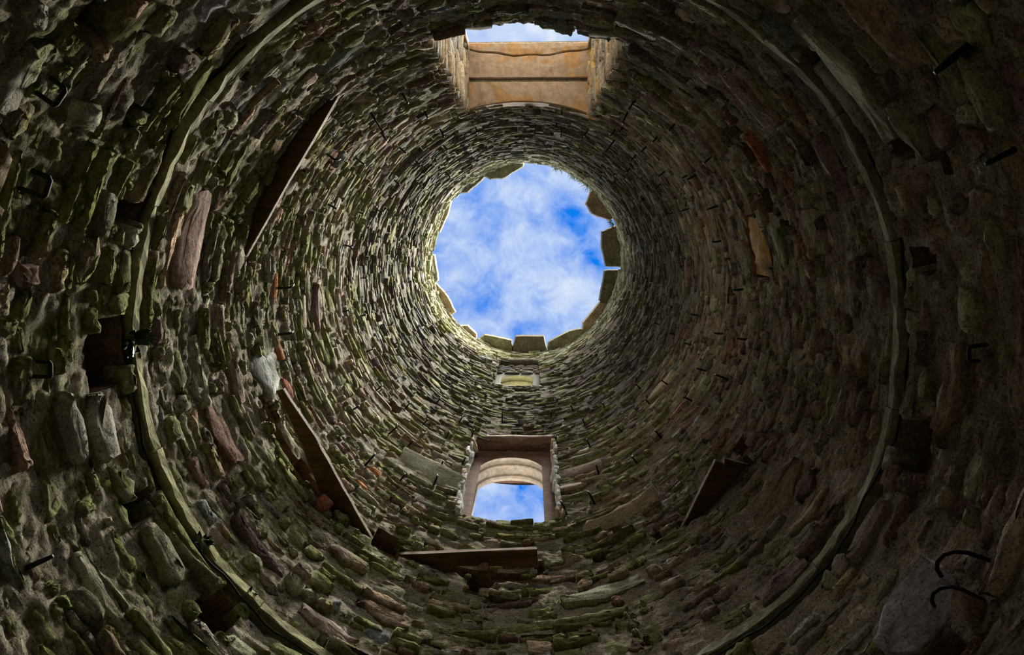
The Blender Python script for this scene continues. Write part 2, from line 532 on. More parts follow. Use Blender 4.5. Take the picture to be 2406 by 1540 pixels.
# stones that stand out: middle angle, middle height, length, height, tone, how proud
SPECIAL = [(166.1, 6.274, 0.324, 0.40, 'pale', 0.03), (160.7, 5.373, 0.44, 0.22, 'redbrown', 0.02), (-163.1, 5.183, 0.572, 0.30, 'pink', 0.02),
           (-29.3, 4.962, 0.403, 0.141, 'purple', 0.03), (28.9, 3.892, 0.411, 0.215, 'lilac', 0.07), (-41.4, 4.30, 0.704, 0.22, 'olive', 0.05),
           (130.3, 7.044, 0.117, 0.10, 'orange', 0.02), (131.5, 6.663, 0.125, 0.09, 'orange', 0.02), (161.1, 6.595, 0.173, 0.145, 'red', 0.02),
           (136.1, 5.93, 0.099, 0.075, 'red', 0.08), (-44.4, 5.90, 0.129, 0.08, 'redbrown', 0.05), (-35.5, 5.86, 0.284, 0.085, 'red', 0.05),
           (-175.6, 6.674, 0.251, 0.10, 'orange', 0.015), (170.2, 6.688, 0.182, 0.09, 'orange', 0.015), (116.7, 7.719, 0.729, 0.40, 'palegreen', 0.02),
           (176.8, 7.70, 0.469, 0.13, 'purple', 0.05), (-14.3, 6.22, 0.312, 0.20, 'mossgreen', 0.025), (63.2, 6.75, 0.699, 0.20, 'sand', 0.03),
           (-31.8, 4.13, 0.313, 0.13, 'olive', 0.05), (71.8, 5.673, 0.6, 0.187, 'palegreen', 0.03), (41.0, 4.795, 0.343, 0.16, 'purplebrown', 0.03),
           (31.7, 5.444, 0.503, 0.281, 'brown', 0.03), (29.9, 5.054, 0.357, 0.139, 'sand', 0.02), (172.7, 4.101, 0.337, 0.118, 'grey', 0.05),
           (171.2, 4.30, 0.332, 0.16, 'grey', 0.05), (142.8, 6.30, 0.197, 0.16, 'grey', 0.05), (25.6, 4.50, 0.352, 0.145, 'pinkgrey', 0.03),
           (150.4, 4.366, 0.318, 0.141, 'olive', 0.04), (75.0, 7.737, 0.30, 0.22, 'sand', 0.03), (71.0, 8.159, 0.44, 0.22, 'pinkgrey', 0.03),
           (35.2, 8.892, 0.442, 0.2, 'sand', 0.02), (-155.6, 5.40, 0.162, 0.14, 'pink', 0.02), (2.8, 4.213, 0.489, 0.17, 'brown', 0.04),
           (-33.9, 3.652, 0.288, 0.112, 'olive', 0.05), (115.0, 5.274, 0.355, 0.176, 'brown', 0.02), (122.6, 4.90, 0.406, 0.136, 'pinkgrey', 0.02),
           (168.0, 5.75, 0.30, 0.16, 'pinkgrey', 0.03), (-168.0, 5.9, 0.22, 0.12, 'palegreen', 0.03), (20.0, 6.7, 0.35, 0.14, 'pinkgrey', 0.03)]


def adist(a, b):
    return (a - b + 180) % 360 - 180


def stone_geo(s0, s1, z0, z1, proud, hi, ragged=1.0):
    """one rubble stone as seen from inside the shaft: s is arc length along the wall.
    rings of vertices from the bed in the wall to the split face"""
    w, h = s1 - s0, z1 - z0
    sc, zc = (s0 + s1) / 2, (z0 + z1) / 2
    nl = max(2, min(9 if hi else 5, int(w / max(0.04, 0.55 * h)))) + (1 if hi else 0)
    ns = 3 if hi else 2
    left_h = rng.uniform(0.15, 0.95)
    right_h = rng.uniform(0.15, 0.95)
    pts = []

    def edge(t, top):
        k = left_h + (right_h - left_h) * t
        k = 1.0 - (1.0 - k) * abs(t * 2 - 1)
        return zc + (0.5 if top else -0.5) * h * k + rng.uniform(-0.10, 0.10) * h * ragged + lean * (t - 0.5)
    skew = rng.uniform(-0.4, 0.4) * h
    lean = rng.gauss(0, 0.035) * w * ragged
    for i in range(nl + 1):
        t = i / nl
        pts.append((s0 + w * t + (skew if 0 < i < nl else skew * 0.5) * -0.5 + rng.uniform(-.02, .02) * w, edge(t, False)))
    for i in range(1, ns):
        pts.append((s1 + rng.uniform(-0.1, 0.12) * h, zc + h * (i / ns - 0.5) * 0.8))
    for i in range(nl, -1, -1):
        t = i / nl
        pts.append((s0 + w * t + (skew if 0 < i < nl else skew * 0.5) * 0.5 + rng.uniform(-.02, .02) * w, edge(t, True)))
    for i in range(1, ns):
        pts.append((s0 - rng.uniform(-0.1, 0.12) * h, zc - h * (i / ns - 0.5) * 0.8))
    n = len(pts)
    tz, ts = rng.gauss(0.05, 0.17), rng.gauss(0, 0.06)
    rb = wall_r1(sc / R, zc)

    def face_r(s, z, extra):
        d = proud + tz * (z - zc) + ts * (s - sc)
        return rb - d + extra
    vs, fs = [], []

    def ring(kz, ks, extra, noise, back=None):
        for s, z in pts:
            a, b = sc + (s - sc) * ks, zc + (z - zc) * kz
            r = back if back is not None else face_r(a, b, extra) + rng.uniform(-noise, noise)
            vs.append(pol(a / R, r, b))
    nz = 0.009 * ragged if h > 0.05 else 0.005
    ring(0.9, 0.97, 0, 0, rb + 0.10)
    ring(1.0, 1.0, 0.006, nz)
    ring(1.0, 1.0, 0.006, 0)
    base = 2 * n
    for i in range(n):       # same edge again, so that the face and the sides shade apart
        vs[base + i] = vs[n + i]
    ks = max(0.5, 1 - 0.35 * h / w)
    ring(0.80, ks + (1 - ks) * 0.5, -0.004, nz)
    if hi:
        ring(0.34, ks * 0.95, -0.006, nz * 1.6)
    for i in range(n):
        j = (i + 1) % n
        fs.append((i, n + i, n + j, j))
        for lv in range(2, 4 if hi else 3):
            fs.append((lv * n + i, (lv + 1) * n + i, (lv + 1) * n + j, lv * n + j))
    top = (4 if hi else 3) * n
    fs.append(tuple(top + i for i in range(n))[::-1])
    return vs, fs


class Stone:
    __slots__ = ('th', 'z', 'w', 'h', 's0', 's1', 'z0', 'z1', 'proud', 'tone', 'hi', 'key')


def blocked(th_deg, z, w_deg, h):
    """does a stone box touch a hole or a window or a special stone? 0 no, 1 yes"""
    for a, zc, hw, hz, _ in HOLES:
        if abs(adist(th_deg, a)) < hw + w_deg * 0.30 and abs(z - zc) < hz + h * 0.12:
            return True
    for a, zc, ln, hh, _, _ in SPECIAL:
        if abs(adist(th_deg, a)) < math.degrees(ln / 2 / R) + w_deg * 0.36 and abs(z - zc) < hh / 2 + h * 0.34:
            return True
    return False


def in_window(th_deg, z, pad=0.0):
    for a0, a1, z0, z1 in WINDOWS:
        m, hw = (a0 + a1) / 2, (a1 - a0) / 2
        if abs(adist(th_deg, m)) < hw + pad and z0 - pad * 0.035 < z < z1 + pad * 0.035:
            return True
    return False


def add_stone(out, s0, s1, z0, z1, proud, tone=None, key=None):
    st = Stone()
    st.s0, st.s1, st.z0, st.z1, st.proud = s0, s1, z0, z1, proud
    st.th, st.z, st.w, st.h = (s0 + s1) / 2 / R, (z0 + z1) / 2, s1 - s0, z1 - z0
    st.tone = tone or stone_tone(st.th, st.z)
    st.key = key
    st.hi = st.z < 7.4
    out.append(st)


def try_piece(out, s0, s1, z0, z1, proud):
    """place a stone; shorten or drop it where an opening is in the way"""
    L = 2 * PI * R
    th = math.degrees((s0 + s1) / 2 / R)
    wd = math.degrees((s1 - s0) / R)
    zc, h = (z0 + z1) / 2, z1 - z0
    for a0, a1, w0, w1 in WINDOWS:
        if z1 <= w0 + 0.03 or z0 >= w1 + 0.05:
            continue
        m, hw = (a0 + a1) / 2, (a1 - a0) / 2
        d = adist(th, m)
        if abs(d) < hw + wd / 2:
            if z0 < w0 and (w0 - z0) > 0.4 * h:
                z1 = w0
                continue
            if z1 > w1 and (z1 - w1) > 0.4 * h:
                z0 = w1 + 0.05
                continue
            lo, hi_ = d - wd / 2, d + wd / 2
            if d < 0:
                hi_ = min(hi_, -hw + rng.uniform(-0.3, 0.5))
            else:
                lo = max(lo, hw - rng.uniform(-0.3, 0.5))
            if hi_ - lo < 1.2:
                return
            s0, s1 = rad(m + lo) * R, rad(m + hi_) * R
            th, wd = math.degrees((s0 + s1) / 2 / R), math.degrees((s1 - s0) / R)
    if z1 - z0 < 0.02:
        return
    if blocked(th, (z0 + z1) / 2, wd, z1 - z0):
        # perhaps half of it fits
        if wd > 4.0:
            mid = (s0 + s1) / 2
            try_piece(out, s0, mid - 0.006, z0, z1, proud)
            try_piece(out, mid + 0.006, s1, z0, z1, proud)
        return
    add_stone(out, s0, s1, z0, z1, proud)


def courses(out, z_from, z_to, hmin, hmax, lmin, lmax, joint, lmean):
    """rough courses of rubble between two heights all round the shaft"""
    zs = [z_from]
    while zs[-1] < z_to - 0.03:
        zs.append(zs[-1] + rng.triangular(hmin, hmax, hmin * 0.6 + hmax * 0.4))
    k = (z_to - z_from) / (zs[-1] - z_from)
    zs = [z_from + (q - z_from) * k for q in zs]
    waves = []
    for i in range(len(zs)):
        amp = 0.0 if i in (0, len(zs) - 1) else 0.34 * (zs[i] - zs[i - 1])
        waves.append([(amp * rng.uniform(.3, .8), rng.randint(2, 22), rng.uniform(0, 2 * PI)) for _ in range(4)])

    def bound(i, th):
        return zs[i] + sum(a * math.sin(f * th + p) for a, f, p in waves[i])
    L = 2 * PI * R
    for i in range(len(zs) - 1):
        h = zs[i + 1] - zs[i]
        s = rng.uniform(0, 0.4)
        end = s + L
        while s < end - 0.04:
            ln = min(math.exp(rng.gauss(math.log(lmean), 0.52)), lmax)
            ln = max(lmin, ln * (0.75 + 2.4 * h))
            if end - (s + ln) < lmin:
                ln = end - s
            a, b = s + joint * rng.uniform(.4, 1.2), s + ln - joint * rng.uniform(.4, 1.2)
            s += ln
            th = (a + b) / 2 / R
            z0, z1 = bound(i, th) + joint * 0.5, bound(i + 1, th) - joint * 0.5
            if b - a < 0.03 or z1 - z0 < 0.018:
                continue
            if 0 < i < len(zs) - 2:
                k_ = rng.gauss(0, 0.10) * h
                z0, z1 = z0 + k_ - rng.uniform(0, .12) * h, z1 + k_ + rng.uniform(0, .12) * h
            proud = max(-0.014, min(0.085, rng.gauss(0.007, 0.017)))
            q = rng.random()
            if q < 0.05:
                continue                       # lost stone, mortar shows
            if q < 0.34 and z1 - z0 > 0.075:   # two thin ones
                m = z0 + (z1 - z0) * rng.uniform(.35, .65)
                try_piece(out, a, b, z0, m - joint * 0.4, proud)
                if rng.random() < 0.5:
                    c = a + (b - a) * rng.uniform(.35, .65)
                    try_piece(out, a, c - joint * .5, m + joint * 0.4, z1, proud + rng.gauss(0, .015))
                    try_piece(out, c + joint * .5, b, m + joint * 0.4, z1, proud + rng.gauss(0, .015))
                else:
                    try_piece(out, a, b, m + joint * 0.4, z1, proud + rng.gauss(0, .015))
            elif q < 0.42 and z1 - z0 > 0.06:  # a thin pinning on top
                m = z0 + (z1 - z0) * 0.72
                try_piece(out, a, b, z0, m - joint * .3, proud)
                try_piece(out, a + 0.1 * (b - a), b - 0.2 * (b - a), m + joint * .3, z1, proud - 0.01)
            else:
                try_piece(out, a, b, z0, z1, proud)


STONES = []
courses(STONES, 3.02, Z_LEDGE0 - 0.05, 0.05, 0.14, 0.06, 0.55, 0.012, 0.185)
courses(STONES, Z_LEDGE1 + 0.01, Z_FLOOR + 0.10, 0.045, 0.125, 0.055, 0.50, 0.011, 0.165)
courses(STONES, Z_FLOOR + 0.11, 9.4, 0.045, 0.11, 0.055, 0.50, 0.009, 0.155)
courses(STONES, 9.41, Z_RIM, 0.05, 0.105, 0.07, 0.5, 0.009, 0.17)
for a, zc, hw, hz, dep in HOLES:
    # stones that round off the corners of the holes
    if hz < 0.065 or hw > 9:
        continue
    s, hs = rad(a) * R, rad(hw) * R
    for sx in (-1, 1):
        for sz in (-1, 1):
            if rng.random() < 0.8:
                w_, h_ = hs * rng.uniform(.5, .95), hz * rng.uniform(.4, .75)
                cs, cz = s + sx * hs * rng.uniform(.85, 1.1), zc + sz * hz * rng.uniform(.85, 1.05)
                add_stone(STONES, cs - w_ / 2, cs + w_ / 2, cz - h_ / 2, cz + h_ / 2, rng.uniform(.0, .03))
for a, zc, ln, hh, key, pr in SPECIAL:
    t = TONE[key]
    s = rad(a) * R
    moss = 0.0 if key in ('orange', 'red', 'lilac', 'pale', 'purple') else 0.18
    add_stone(STONES, s - ln / 2, s + ln / 2, zc - hh / 2, zc + hh / 2, pr, (*t, moss), key)

# ------------------------------------------------------------------ walls
SIDES = {'front': (-135, -45), 'right': (-45, 45), 'back': (45, 135), 'left': (135, 225)}
SIDE_WORD = {'front': 'with the big lintelled window', 'right': 'with the ochre stone in its niche',
             'back': 'with the arched window', 'left': 'with the two long slanting boards'}
TIERS = {'lower': (0.0, Z_LEDGE0 - 0.03), 'middle': (Z_LEDGE0 - 0.03, Z_FLOOR + 0.10), 'upper': (Z_FLOOR + 0.10, Z_RIM)}
TIER_WORD = {'lower': 'lowest band of rubble wall below the string course', 'middle': 'rubble wall band between string course and board level',
             'upper': 'tall upper rubble wall up to the open rim'}


def steps(lo, hi, d, extra):
    n = max(1, int(round((hi - lo) / d)))
    a = list(np.linspace(lo, hi, n + 1))
    ex = [e for e in extra if lo < e < hi]
    a = [q for q in a if all(abs(q - e) > d * 0.45 for e in ex) or q in (lo, hi)] + ex
    return np.array(sorted(set(a)))


def mortar_mesh(a0, a1, z0, z1, dth, dz):
    """the uneven bed of mortar behind the stones, open at the windows and holes"""
    boxes = [(adist((w[0] + w[1]) / 2, (a0 + a1) / 2) + (a0 + a1) / 2, (w[1] - w[0]) / 2, w[2], w[3]) for w in WINDOWS]
    boxes += [(adist(h[0], (a0 + a1) / 2) + (a0 + a1) / 2, h[2], h[1] - h[3], h[1] + h[3]) for h in HOLES]
    boxes = [b for b in boxes if b[0] + b[1] > a0 and b[0] - b[1] < a1 and b[3] > z0 and b[2] < z1]
    A = steps(a0, a1, dth, [q for b in boxes for q in (b[0] - b[1], b[0] + b[1])])
    Z = steps(z0, z1, dz, [q for b in boxes for q in (b[2], b[3])])
    TH, ZZ = np.meshgrid(np.radians(A), Z)
    x, y = np.cos(TH) * R, np.sin(TH) * R
    r = wall_r(TH, ZZ) + 0.001 + 0.060 * (fbm(x * 6, y * 6, ZZ * 9, 3) - 0.5) + 0.034 * (fbm(x * 26, y * 26, ZZ * 34, 2) - 0.5)
    # a groove under the string course
    r = r + 0.07 * ((ZZ > Z_LEDGE0 - 0.055) & (ZZ < Z_LEDGE0 + 0.03))
    hue = fbm(x * 1.3 + 3, y * 1.3 + 3, ZZ * 1.1, 2)[..., None]
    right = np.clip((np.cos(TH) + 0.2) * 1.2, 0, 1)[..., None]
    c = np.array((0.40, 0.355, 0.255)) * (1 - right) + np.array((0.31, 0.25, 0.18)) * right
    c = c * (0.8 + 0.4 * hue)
    dark_amt = np.clip((ZZ - 8.4) / 1.2, 0, 1) * np.clip((15.0 - ZZ) / 2.0, 0, 1)  # mortar follows the same darker height band
    c = c * (1 - 0.62 * dark_amt)[..., None]
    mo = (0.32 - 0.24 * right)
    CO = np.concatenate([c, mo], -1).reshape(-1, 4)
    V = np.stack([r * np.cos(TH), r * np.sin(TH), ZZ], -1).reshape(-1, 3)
    na, nz = len(A), len(Z)
    am, zm = (A[:-1] + A[1:]) / 2, (Z[:-1] + Z[1:]) / 2
    keep = np.ones((nz - 1, na - 1), bool)
    for c, hw, b0, b1 in boxes:
        keep &= ~((np.abs(am[None, :] - c) < hw) & (zm[:, None] > b0) & (zm[:, None] < b1))
    ii, jj = np.nonzero(keep)
    F = np.stack([ii * na + jj, (ii + 1) * na + jj, (ii + 1) * na + jj + 1, ii * na + jj + 1], -1)
    return V.tolist(), F.tolist(), CO.tolist()


WALL = {}
for tier, (tz0, tz1) in TIERS.items():
    for side, (a0, a1) in SIDES.items():
        name = 'wall_' + side if tier == 'lower' else 'wall_%s_%s' % (side, tier)
        parts = []
        zsplit = {'lower': [0.0, 3.0, tz1], 'middle': [tz0, tz1], 'upper': [tz0, 9.4, tz1]}[tier]
        vs, fs, mc = [], [], []
        for k in range(len(zsplit) - 1):
            d = 0.018 if (tier, k) in (('lower', 1), ('middle', 0)) else 0.024 if (tier, k) == ('upper', 0) else 0.05
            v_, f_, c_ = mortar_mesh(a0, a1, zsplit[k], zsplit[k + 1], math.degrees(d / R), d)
            o_ = len(vs)
            vs += v_
            mc += c_
            fs += [[q + o_ for q in f] for f in f_]
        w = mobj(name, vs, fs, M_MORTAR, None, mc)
        tag(w, TIER_WORD[tier] + ' on the side ' + SIDE_WORD[side], 'wall', None, 'structure')
        WALL[(tier, side)] = w

bins = {k: [] for k in WALL}
for st in STONES:
    tier = next(t for t, (q0, q1) in TIERS.items() if st.z < q1 or t == 'upper')
    bins[(tier, side_of(st.th))].append(st)
KEY_NAME = {'orange': 'orange brick', 'red': 'red brick', 'pale': 'large pale stone', 'lilac': 'pale bluish stone',
            'purple': 'purple stone', 'pink': 'pinkish stone', 'mossgreen': 'moss-green stone', 'palegreen': 'pale greenish slab'}
for key, lst in bins.items():
    # the ones that show largest stay single, the rest is joined
    lst.sort(key=lambda s: -(1e9 if s.key else (s.w * s.h) / (s.z - CAMZ) ** 3))
    for st in lst[:298]:
        vs, fs = stone_geo(st.s0, st.s1, st.z0, st.z1, st.proud, st.hi, 0.4 if st.key in ('orange', 'red') else 1.0)
        nm = 'brick' if st.key in ('orange', 'red') else 'stone'
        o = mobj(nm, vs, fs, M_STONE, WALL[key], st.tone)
        if st.key in KEY_NAME:
            o['label'] = KEY_NAME[st.key]
    av, af, ac = [], [], []
    for st in lst[298:]:
        vs, fs = stone_geo(st.s0, st.s1, st.z0, st.z1, st.proud, False)
        o_ = len(av)
        av += vs
        af += [tuple(q + o_ for q in f) for f in fs]
        ac += [st.tone] * len(vs)
    if av:
        tag(mobj('rubble', av, af, M_STONE, WALL[key], ac), kind='stuff')

# the insides of the holes
for a, zc, hw, hz, dep in HOLES:
    tier = next(t for t, (q0, q1) in TIERS.items() if zc < q1 or t == 'upper')
    par = WALL[(tier, side_of(rad(a)))]
    nseg = max(2, int(hw / 2.5))
    vs, fs = [], []
    A = [rad(a - hw + 2 * hw * i / nseg) for i in range(nseg + 1)]
    prof = [(R - 0.005, zc - hz), (R + dep, zc - hz * 0.92), (R + dep, zc + hz * 0.92), (R - 0.005, zc + hz)]
    for th in A:
        for r, z in prof:
            jr = rng.uniform(-.02, .02) if r > R + 0.01 else 0.0
            vs.append(pol(th, r + jr, z + rng.uniform(-.006, .006)))
    for i in range(nseg):
        for k in range(3):
            fs.append((i * 4 + k, (i + 1) * 4 + k, (i + 1) * 4 + k + 1, i * 4 + k + 1))
    fs.append((0, 1, 2, 3))
    e = nseg * 4
    fs.append((e + 3, e + 2, e + 1, e))
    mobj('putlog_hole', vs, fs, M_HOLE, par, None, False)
# ochre stone deep in its niche
vs, fs = [], []
na, nz = 14, 6
for i in range(na + 1):
    for j in range(nz + 1):
        th = rad(-14.4 - 7.0 + 14.0 * i / na)
        z = 6.778 - 0.245 + 0.49 * j / nz
        bul = 0.05 * (1 - abs(i / na * 2 - 1) ** 2) * (1 - abs(j / nz * 2 - 1) ** 3)
        vs.append(pol(th, R + 0.03 - bul + rng.uniform(-.014, .014), z))
for i in range(na):
    for j in range(nz):
        a = i * (nz + 1) + j
        fs.append((a, a + 1, a + nz + 2, a + nz + 1))
o = mobj('niche_stone', vs, fs, M_OCHRE, WALL[('upper', 'right')])
o['label'] = 'ochre yellow stone set back in a niche'

# outer face of the tower, its top, the floor and the land round it
vs, fs = [], []
OUTER_OPEN = [(-106.5, -73.0, 6.06, 8.84), (77.0, 102.5 + 6, 6.6, 9.55), (80.0, 106.0, 12.2, 14.9)]
OUTER_OPEN[0] = (math.degrees(math.atan2(-2.53, -0.62)), math.degrees(math.atan2(-2.5, 0.75)), 5.9, 8.84)
A = steps(-180, 180, 4.0, [q for w in OUTER_OPEN for q in w[:2]])
Z = steps(0, Z_RIM - 0.02, 1.0, [q for w in OUTER_OPEN for q in w[2:]])
for z in Z:
    for a in A:
        vs.append(pol(rad(a), RO, z))
for i in range(len(Z) - 1):
    for j in range(len(A) - 1):
        zm, am = (Z[i] + Z[i + 1]) / 2, (A[j] + A[j + 1]) / 2
        if any(w[0] < am < w[1] and w[2] < zm < w[3] for w in OUTER_OPEN):
            continue
        q = i * len(A) + j
        fs.append((q, q + 1, q + len(A) + 1, q + len(A)))
n0 = len(vs)
for a in A:
    vs.append(pol(rad(a), RO, Z_RIM - 0.02))
    vs.append(pol(rad(a), R + 0.02, Z_RIM - 0.02 + rng.uniform(-.02, .02)))
for j in range(len(A) - 1):
    q = n0 + 2 * j
    fs.append((q, q + 2, q + 3, q + 1))
tag(mobj('wall_outer', vs, fs, M_MORTAR, None, MORTAR, False), 'outer stone face of the round tower, seen only edge-on', 'wall', None, 'structure')
vs = [(0, 0, 0)] + [pol(2 * PI * i / 48, R + 0.05, 0) for i in range(48)]
tag(mobj('floor', vs, [(0, 1 + i, 1 + (i + 1) % 48) for i in range(48)], M_EARTH), 'trodden earth floor at the foot of the tower', 'floor', None, 'structure')
vs = [pol(2 * PI * i / 48, r, -0.03) for r in (RO - 0.02, 8, 60) for i in range(48)]
fs = [(k * 48 + i, (k + 1) * 48 + i, (k + 1) * 48 + (i + 1) % 48, k * 48 + (i + 1) % 48) for k in range(2) for i in range(48)]
tag(mobj('ground', vs, fs, M_MEADOW), 'open land around the foot of the tower', 'ground', None, 'structure')

# ------------------------------------------------------------------ string course
course = empty('trim_1', (0, 0, 0))
tag(course, 'smooth greenish stone string course ringing the shaft above a dark gap', 'ledge', None, 'structure')
a = -180.0
while a < 179:
    ln = min(rng.uniform(16, 32), 180 - a)
    if 180 - (a + ln) < 6:
        ln = 180 - a
    n = max(3, int(ln / 2))
    vs, fs = [], []
    dr, dz = rng.uniform(-.006, .006), rng.uniform(-.004, .004)
    prof = [(R + .10, 0), (R - .026, .0), (R - .031, .006), (R - .028, .060), (R - .022, .066), (R + .10, .092)]
    for i in range(n + 1):
        th = rad(a + 0.08 + (ln - 0.16) * i / n)
        wob = wall_r1(th, Z_LEDGE0) - R
        for r, z in prof:
            vs.append(pol(th, r + wob + dr + (rng.uniform(-.007, .007) if r < R else 0), Z_LEDGE0 + z + dz + rng.uniform(-.005, .005)))
    m = len(prof)
    for i in range(n):
        for k in range(m - 1):
            fs.append((i * m + k, (i + 1) * m + k, (i + 1) * m + k + 1, i * m + k + 1))
    fs += [tuple(range(m)), tuple(range(n * m, (n + 1) * m))[::-1]]
    d = a + ln / 2
    base = (0.25, 0.245, 0.125) if (d > 100 or d < -100) else (0.22, 0.21, 0.145)
    k = rng.uniform(.85, 1.15)
    mobj('course_stone', vs, [f[::-1] for f in fs], M_LEDGE, course, (base[0] * k, base[1] * k, base[2] * k, 0.2), False)
    a += ln

# cable in the gap under it
pts = []
for i in range(131):
    d = -30 + 260 * i / 130
    pts.append(pol(rad(d), R - 0.012 + 0.012 * math.sin(d * 0.21), Z_LEDGE0 - 0.030 + 0.010 * math.sin(d * 0.37) + 0.008 * math.sin(d * 0.9)))
v_, f_ = tube(pts, 0.0065, 6)
tag(mobj('cable', v_, f_, M_CABLE), 'thin black cable strung along the gap below the string course', 'cable')

# ------------------------------------------------------------------ floor boards
BOARDS = {
    'A': ([(-1.235, -1.559), (-1.993, -0.374)], 'long dark oak board whose pale edge runs from the big lintelled window down the shaft'),
    'B': ([(-1.725, 0.533), (-1.5, 0.904), (-1.306, 1.299), (-1.102, 1.692)], 'long dark oak board with rotten upper end above the mossy stones, beside the pale stone'),
    'C': ([(-0.901, 1.819), (0.157, 1.761)], 'short flat oak board under the sill of the arched window'),
    'D': ([(1.47, 1.051), (1.234, 1.592)], 'broken black oak board with a notched end'),
}


def board(name, inner, label, notch=False, w0=0.24, w1=0.24):
    """a plank lying on the floor level: inner edge given, the other edge in its slot in the wall"""
    t = 0.035
    P = [Vector((x, y)) for x, y in inner]
    L = [P[0]]
    for q0, q1 in zip(P, P[1:]):
        for k in range(1, 5):
            L.append(q0 + (q1 - q0) * k / 4 + Vector((rng.uniform(-.004, .004), rng.uniform(-.004, .004))))
    outer = []
    for i, p in enumerate(L):
        f = i / (len(L) - 1)
        r = min(2.075, p.length + (w0 + (w1 - w0) * f if not notch else 0.27 * min(1.0, 0.15 + 1.6 * (1 - f)))) + rng.uniform(-.008, .008)
        q = p.normalized() * max(r, p.length + 0.02)
        outer.append(q)
    if notch:
        L.insert(0, L[0] * 1.03 + (L[0] - L[1]) * 0.35)
        outer.insert(0, outer[0] + (L[1] - L[2]) * 0.9)
        L.insert(1, L[0] * 1.02 + (L[2] - L[0]) * 0.3)
        outer.insert(1, (outer[0] + outer[1]) / 2)
    root = empty(name, (*((P[0] + P[-1]) / 2), Z_FLOOR))
    tag(root, label, 'board', 'remains of the wooden floor', 'thing')
    o3 = Vector(root.location)
    n = len(L)
    vs = []
    for z in (0, t):
        for p in L:
            vs.append((p.x - o3.x, p.y - o3.y, z))
        for p in outer:
            vs.append((p.x - o3.x, p.y - o3.y, z + 0.004))
    fs = []
    for i in range(n - 1):
        fs.append((i, i + 1, n + i + 1, n + i))
        fs.append((2 * n + i + 1, 2 * n + i, 3 * n + i, 3 * n + i + 1))
        fs.append((n + i, n + i + 1, 3 * n + i + 1, 3 * n + i))
    fs += [(0, n, 3 * n, 2 * n), (n - 1, 3 * n - 1, 4 * n - 1, 2 * n - 1)]
    mobj('plank', vs, fs, M_WOOD, root, None, False)
    # strip along the inner edge, light on it painted as paler wood
    ev, ef = [], []
    for i, p in enumerate(L):
        e = -p.normalized() * 0.006
        for z, k in ((-0.002, 0), (-0.002, 1), (t + 0.002, 1), (t + 0.002, 0)):
            ev.append((p.x - o3.x + e.x * k, p.y - o3.y + e.y * k, z + rng.uniform(-.003, .003)))
    for i in range(n - 1):
        for k in range(4):
            ef.append((i * 4 + k, i * 4 + (k + 1) % 4, (i + 1) * 4 + (k + 1) % 4, (i + 1) * 4 + k))
    ef += [(0, 1, 2, 3), tuple((n - 1) * 4 + k for k in (3, 2, 1, 0))]
    e = mobj('edge', ev, ef, M_LITEDGE, root, None, False)
    e['label'] = 'edge painted pale as if lit'
    return root


for k, (inner, label) in BOARDS.items():
    board('oak_board', inner, label, k == 'D', *{'A': (0.26, 0.20), 'B': (0.05, 0.26), 'C': (0.10, 0.14), 'D': (0.2, 0.2)}[k])
# stub of a joist under the board by the arched window
v_, f_ = rough_box((-0.235, 1.955, 5.99), (0.10, 0.22, 0.15), (2, 2, 2), 0.08, rad(-7))
tag(mobj('joist_stub', v_, f_, M_WOOD, None, None, False), 'dark sawn-off joist stub under the short flat board', 'beam')

# ------------------------------------------------------------------ windows
def reveal(name, parent, x0, x1, z0, z1, sgn, y_to, mat, faces='LRTB', n=10):
    """plain sides of an opening from the shaft face outwards; sgn: +1 towards +y, -1 towards -y"""
    vs, fs = [], []

    def sheet(p0, p1, p2, p3):
        b = len(vs)
        for i in range(n + 1):
            for j in range(n + 1):
                s_, t_ = i / n, j / n
                p = [(p0[k] * (1 - s_) + p1[k] * s_) * (1 - t_) + (p3[k] * (1 - s_) + p2[k] * s_) * t_ for k in range(3)]
                vs.append(tuple(q + rng.uniform(-.008, .008) for q in p))
        for i in range(n):
            for j in range(n):
                q = b + i * (n + 1) + j
                fs.append((q, q + 1, q + n + 2, q + n + 1))
    ya0, ya1 = sgn * (math.sqrt(R * R - x0 * x0) - 0.01), sgn * (math.sqrt(R * R - x1 * x1) - 0.01)
    yb = sgn * y_to
    if 'L' in faces:
        sheet((x0, ya0, z0), (x0, yb, z0), (x0, yb, z1), (x0, ya0, z1))
    if 'R' in faces:
        sheet((x1, ya1, z0), (x1, yb, z0), (x1, yb, z1), (x1, ya1, z1))
    for key, z in (('B', z0), ('T', z1)):
        if key in faces:      # these follow the round of the shaft
            b = len(vs)
            for i in range(n + 1):
                x = x0 + (x1 - x0) * i / n
                ya = sgn * (math.sqrt(R * R - x * x) + 0.02)
                for j in range(n + 1):
                    vs.append((x, ya + (yb - ya) * j / n, z + rng.uniform(-.008, .008)))
            for i in range(n):
                for j in range(n):
                    q = b + i * (n + 1) + j
                    fs.append((q, q + 1, q + n + 2, q + n + 1))
    return mobj(name, vs, fs, mat, parent, MORTAR)


def tone(key, k=1.0, moss=0.0):
    t = TONE[key]
    k *= rng.uniform(.85, 1.15)
    return (t[0] * k, t[1] * k, t[2] * k, moss)


# --- the big window under a lintel of two slabs
w1 = empty('window_1', (0.06, -2.3, 6.10))
tag(w1, 'big open window with rubble jambs under two orange-stained lintel slabs', 'window', None, 'structure')
OX, OY, OZ = w1.location


def loc(vs, o):
    return [(x - o[0], y - o[1], z - o[2]) for x, y, z in vs]


def wobj(root, name, vs, fs, mat, col=None, smooth=True):
    return mobj(name, loc(vs, root.location), fs, mat, root, col, smooth)


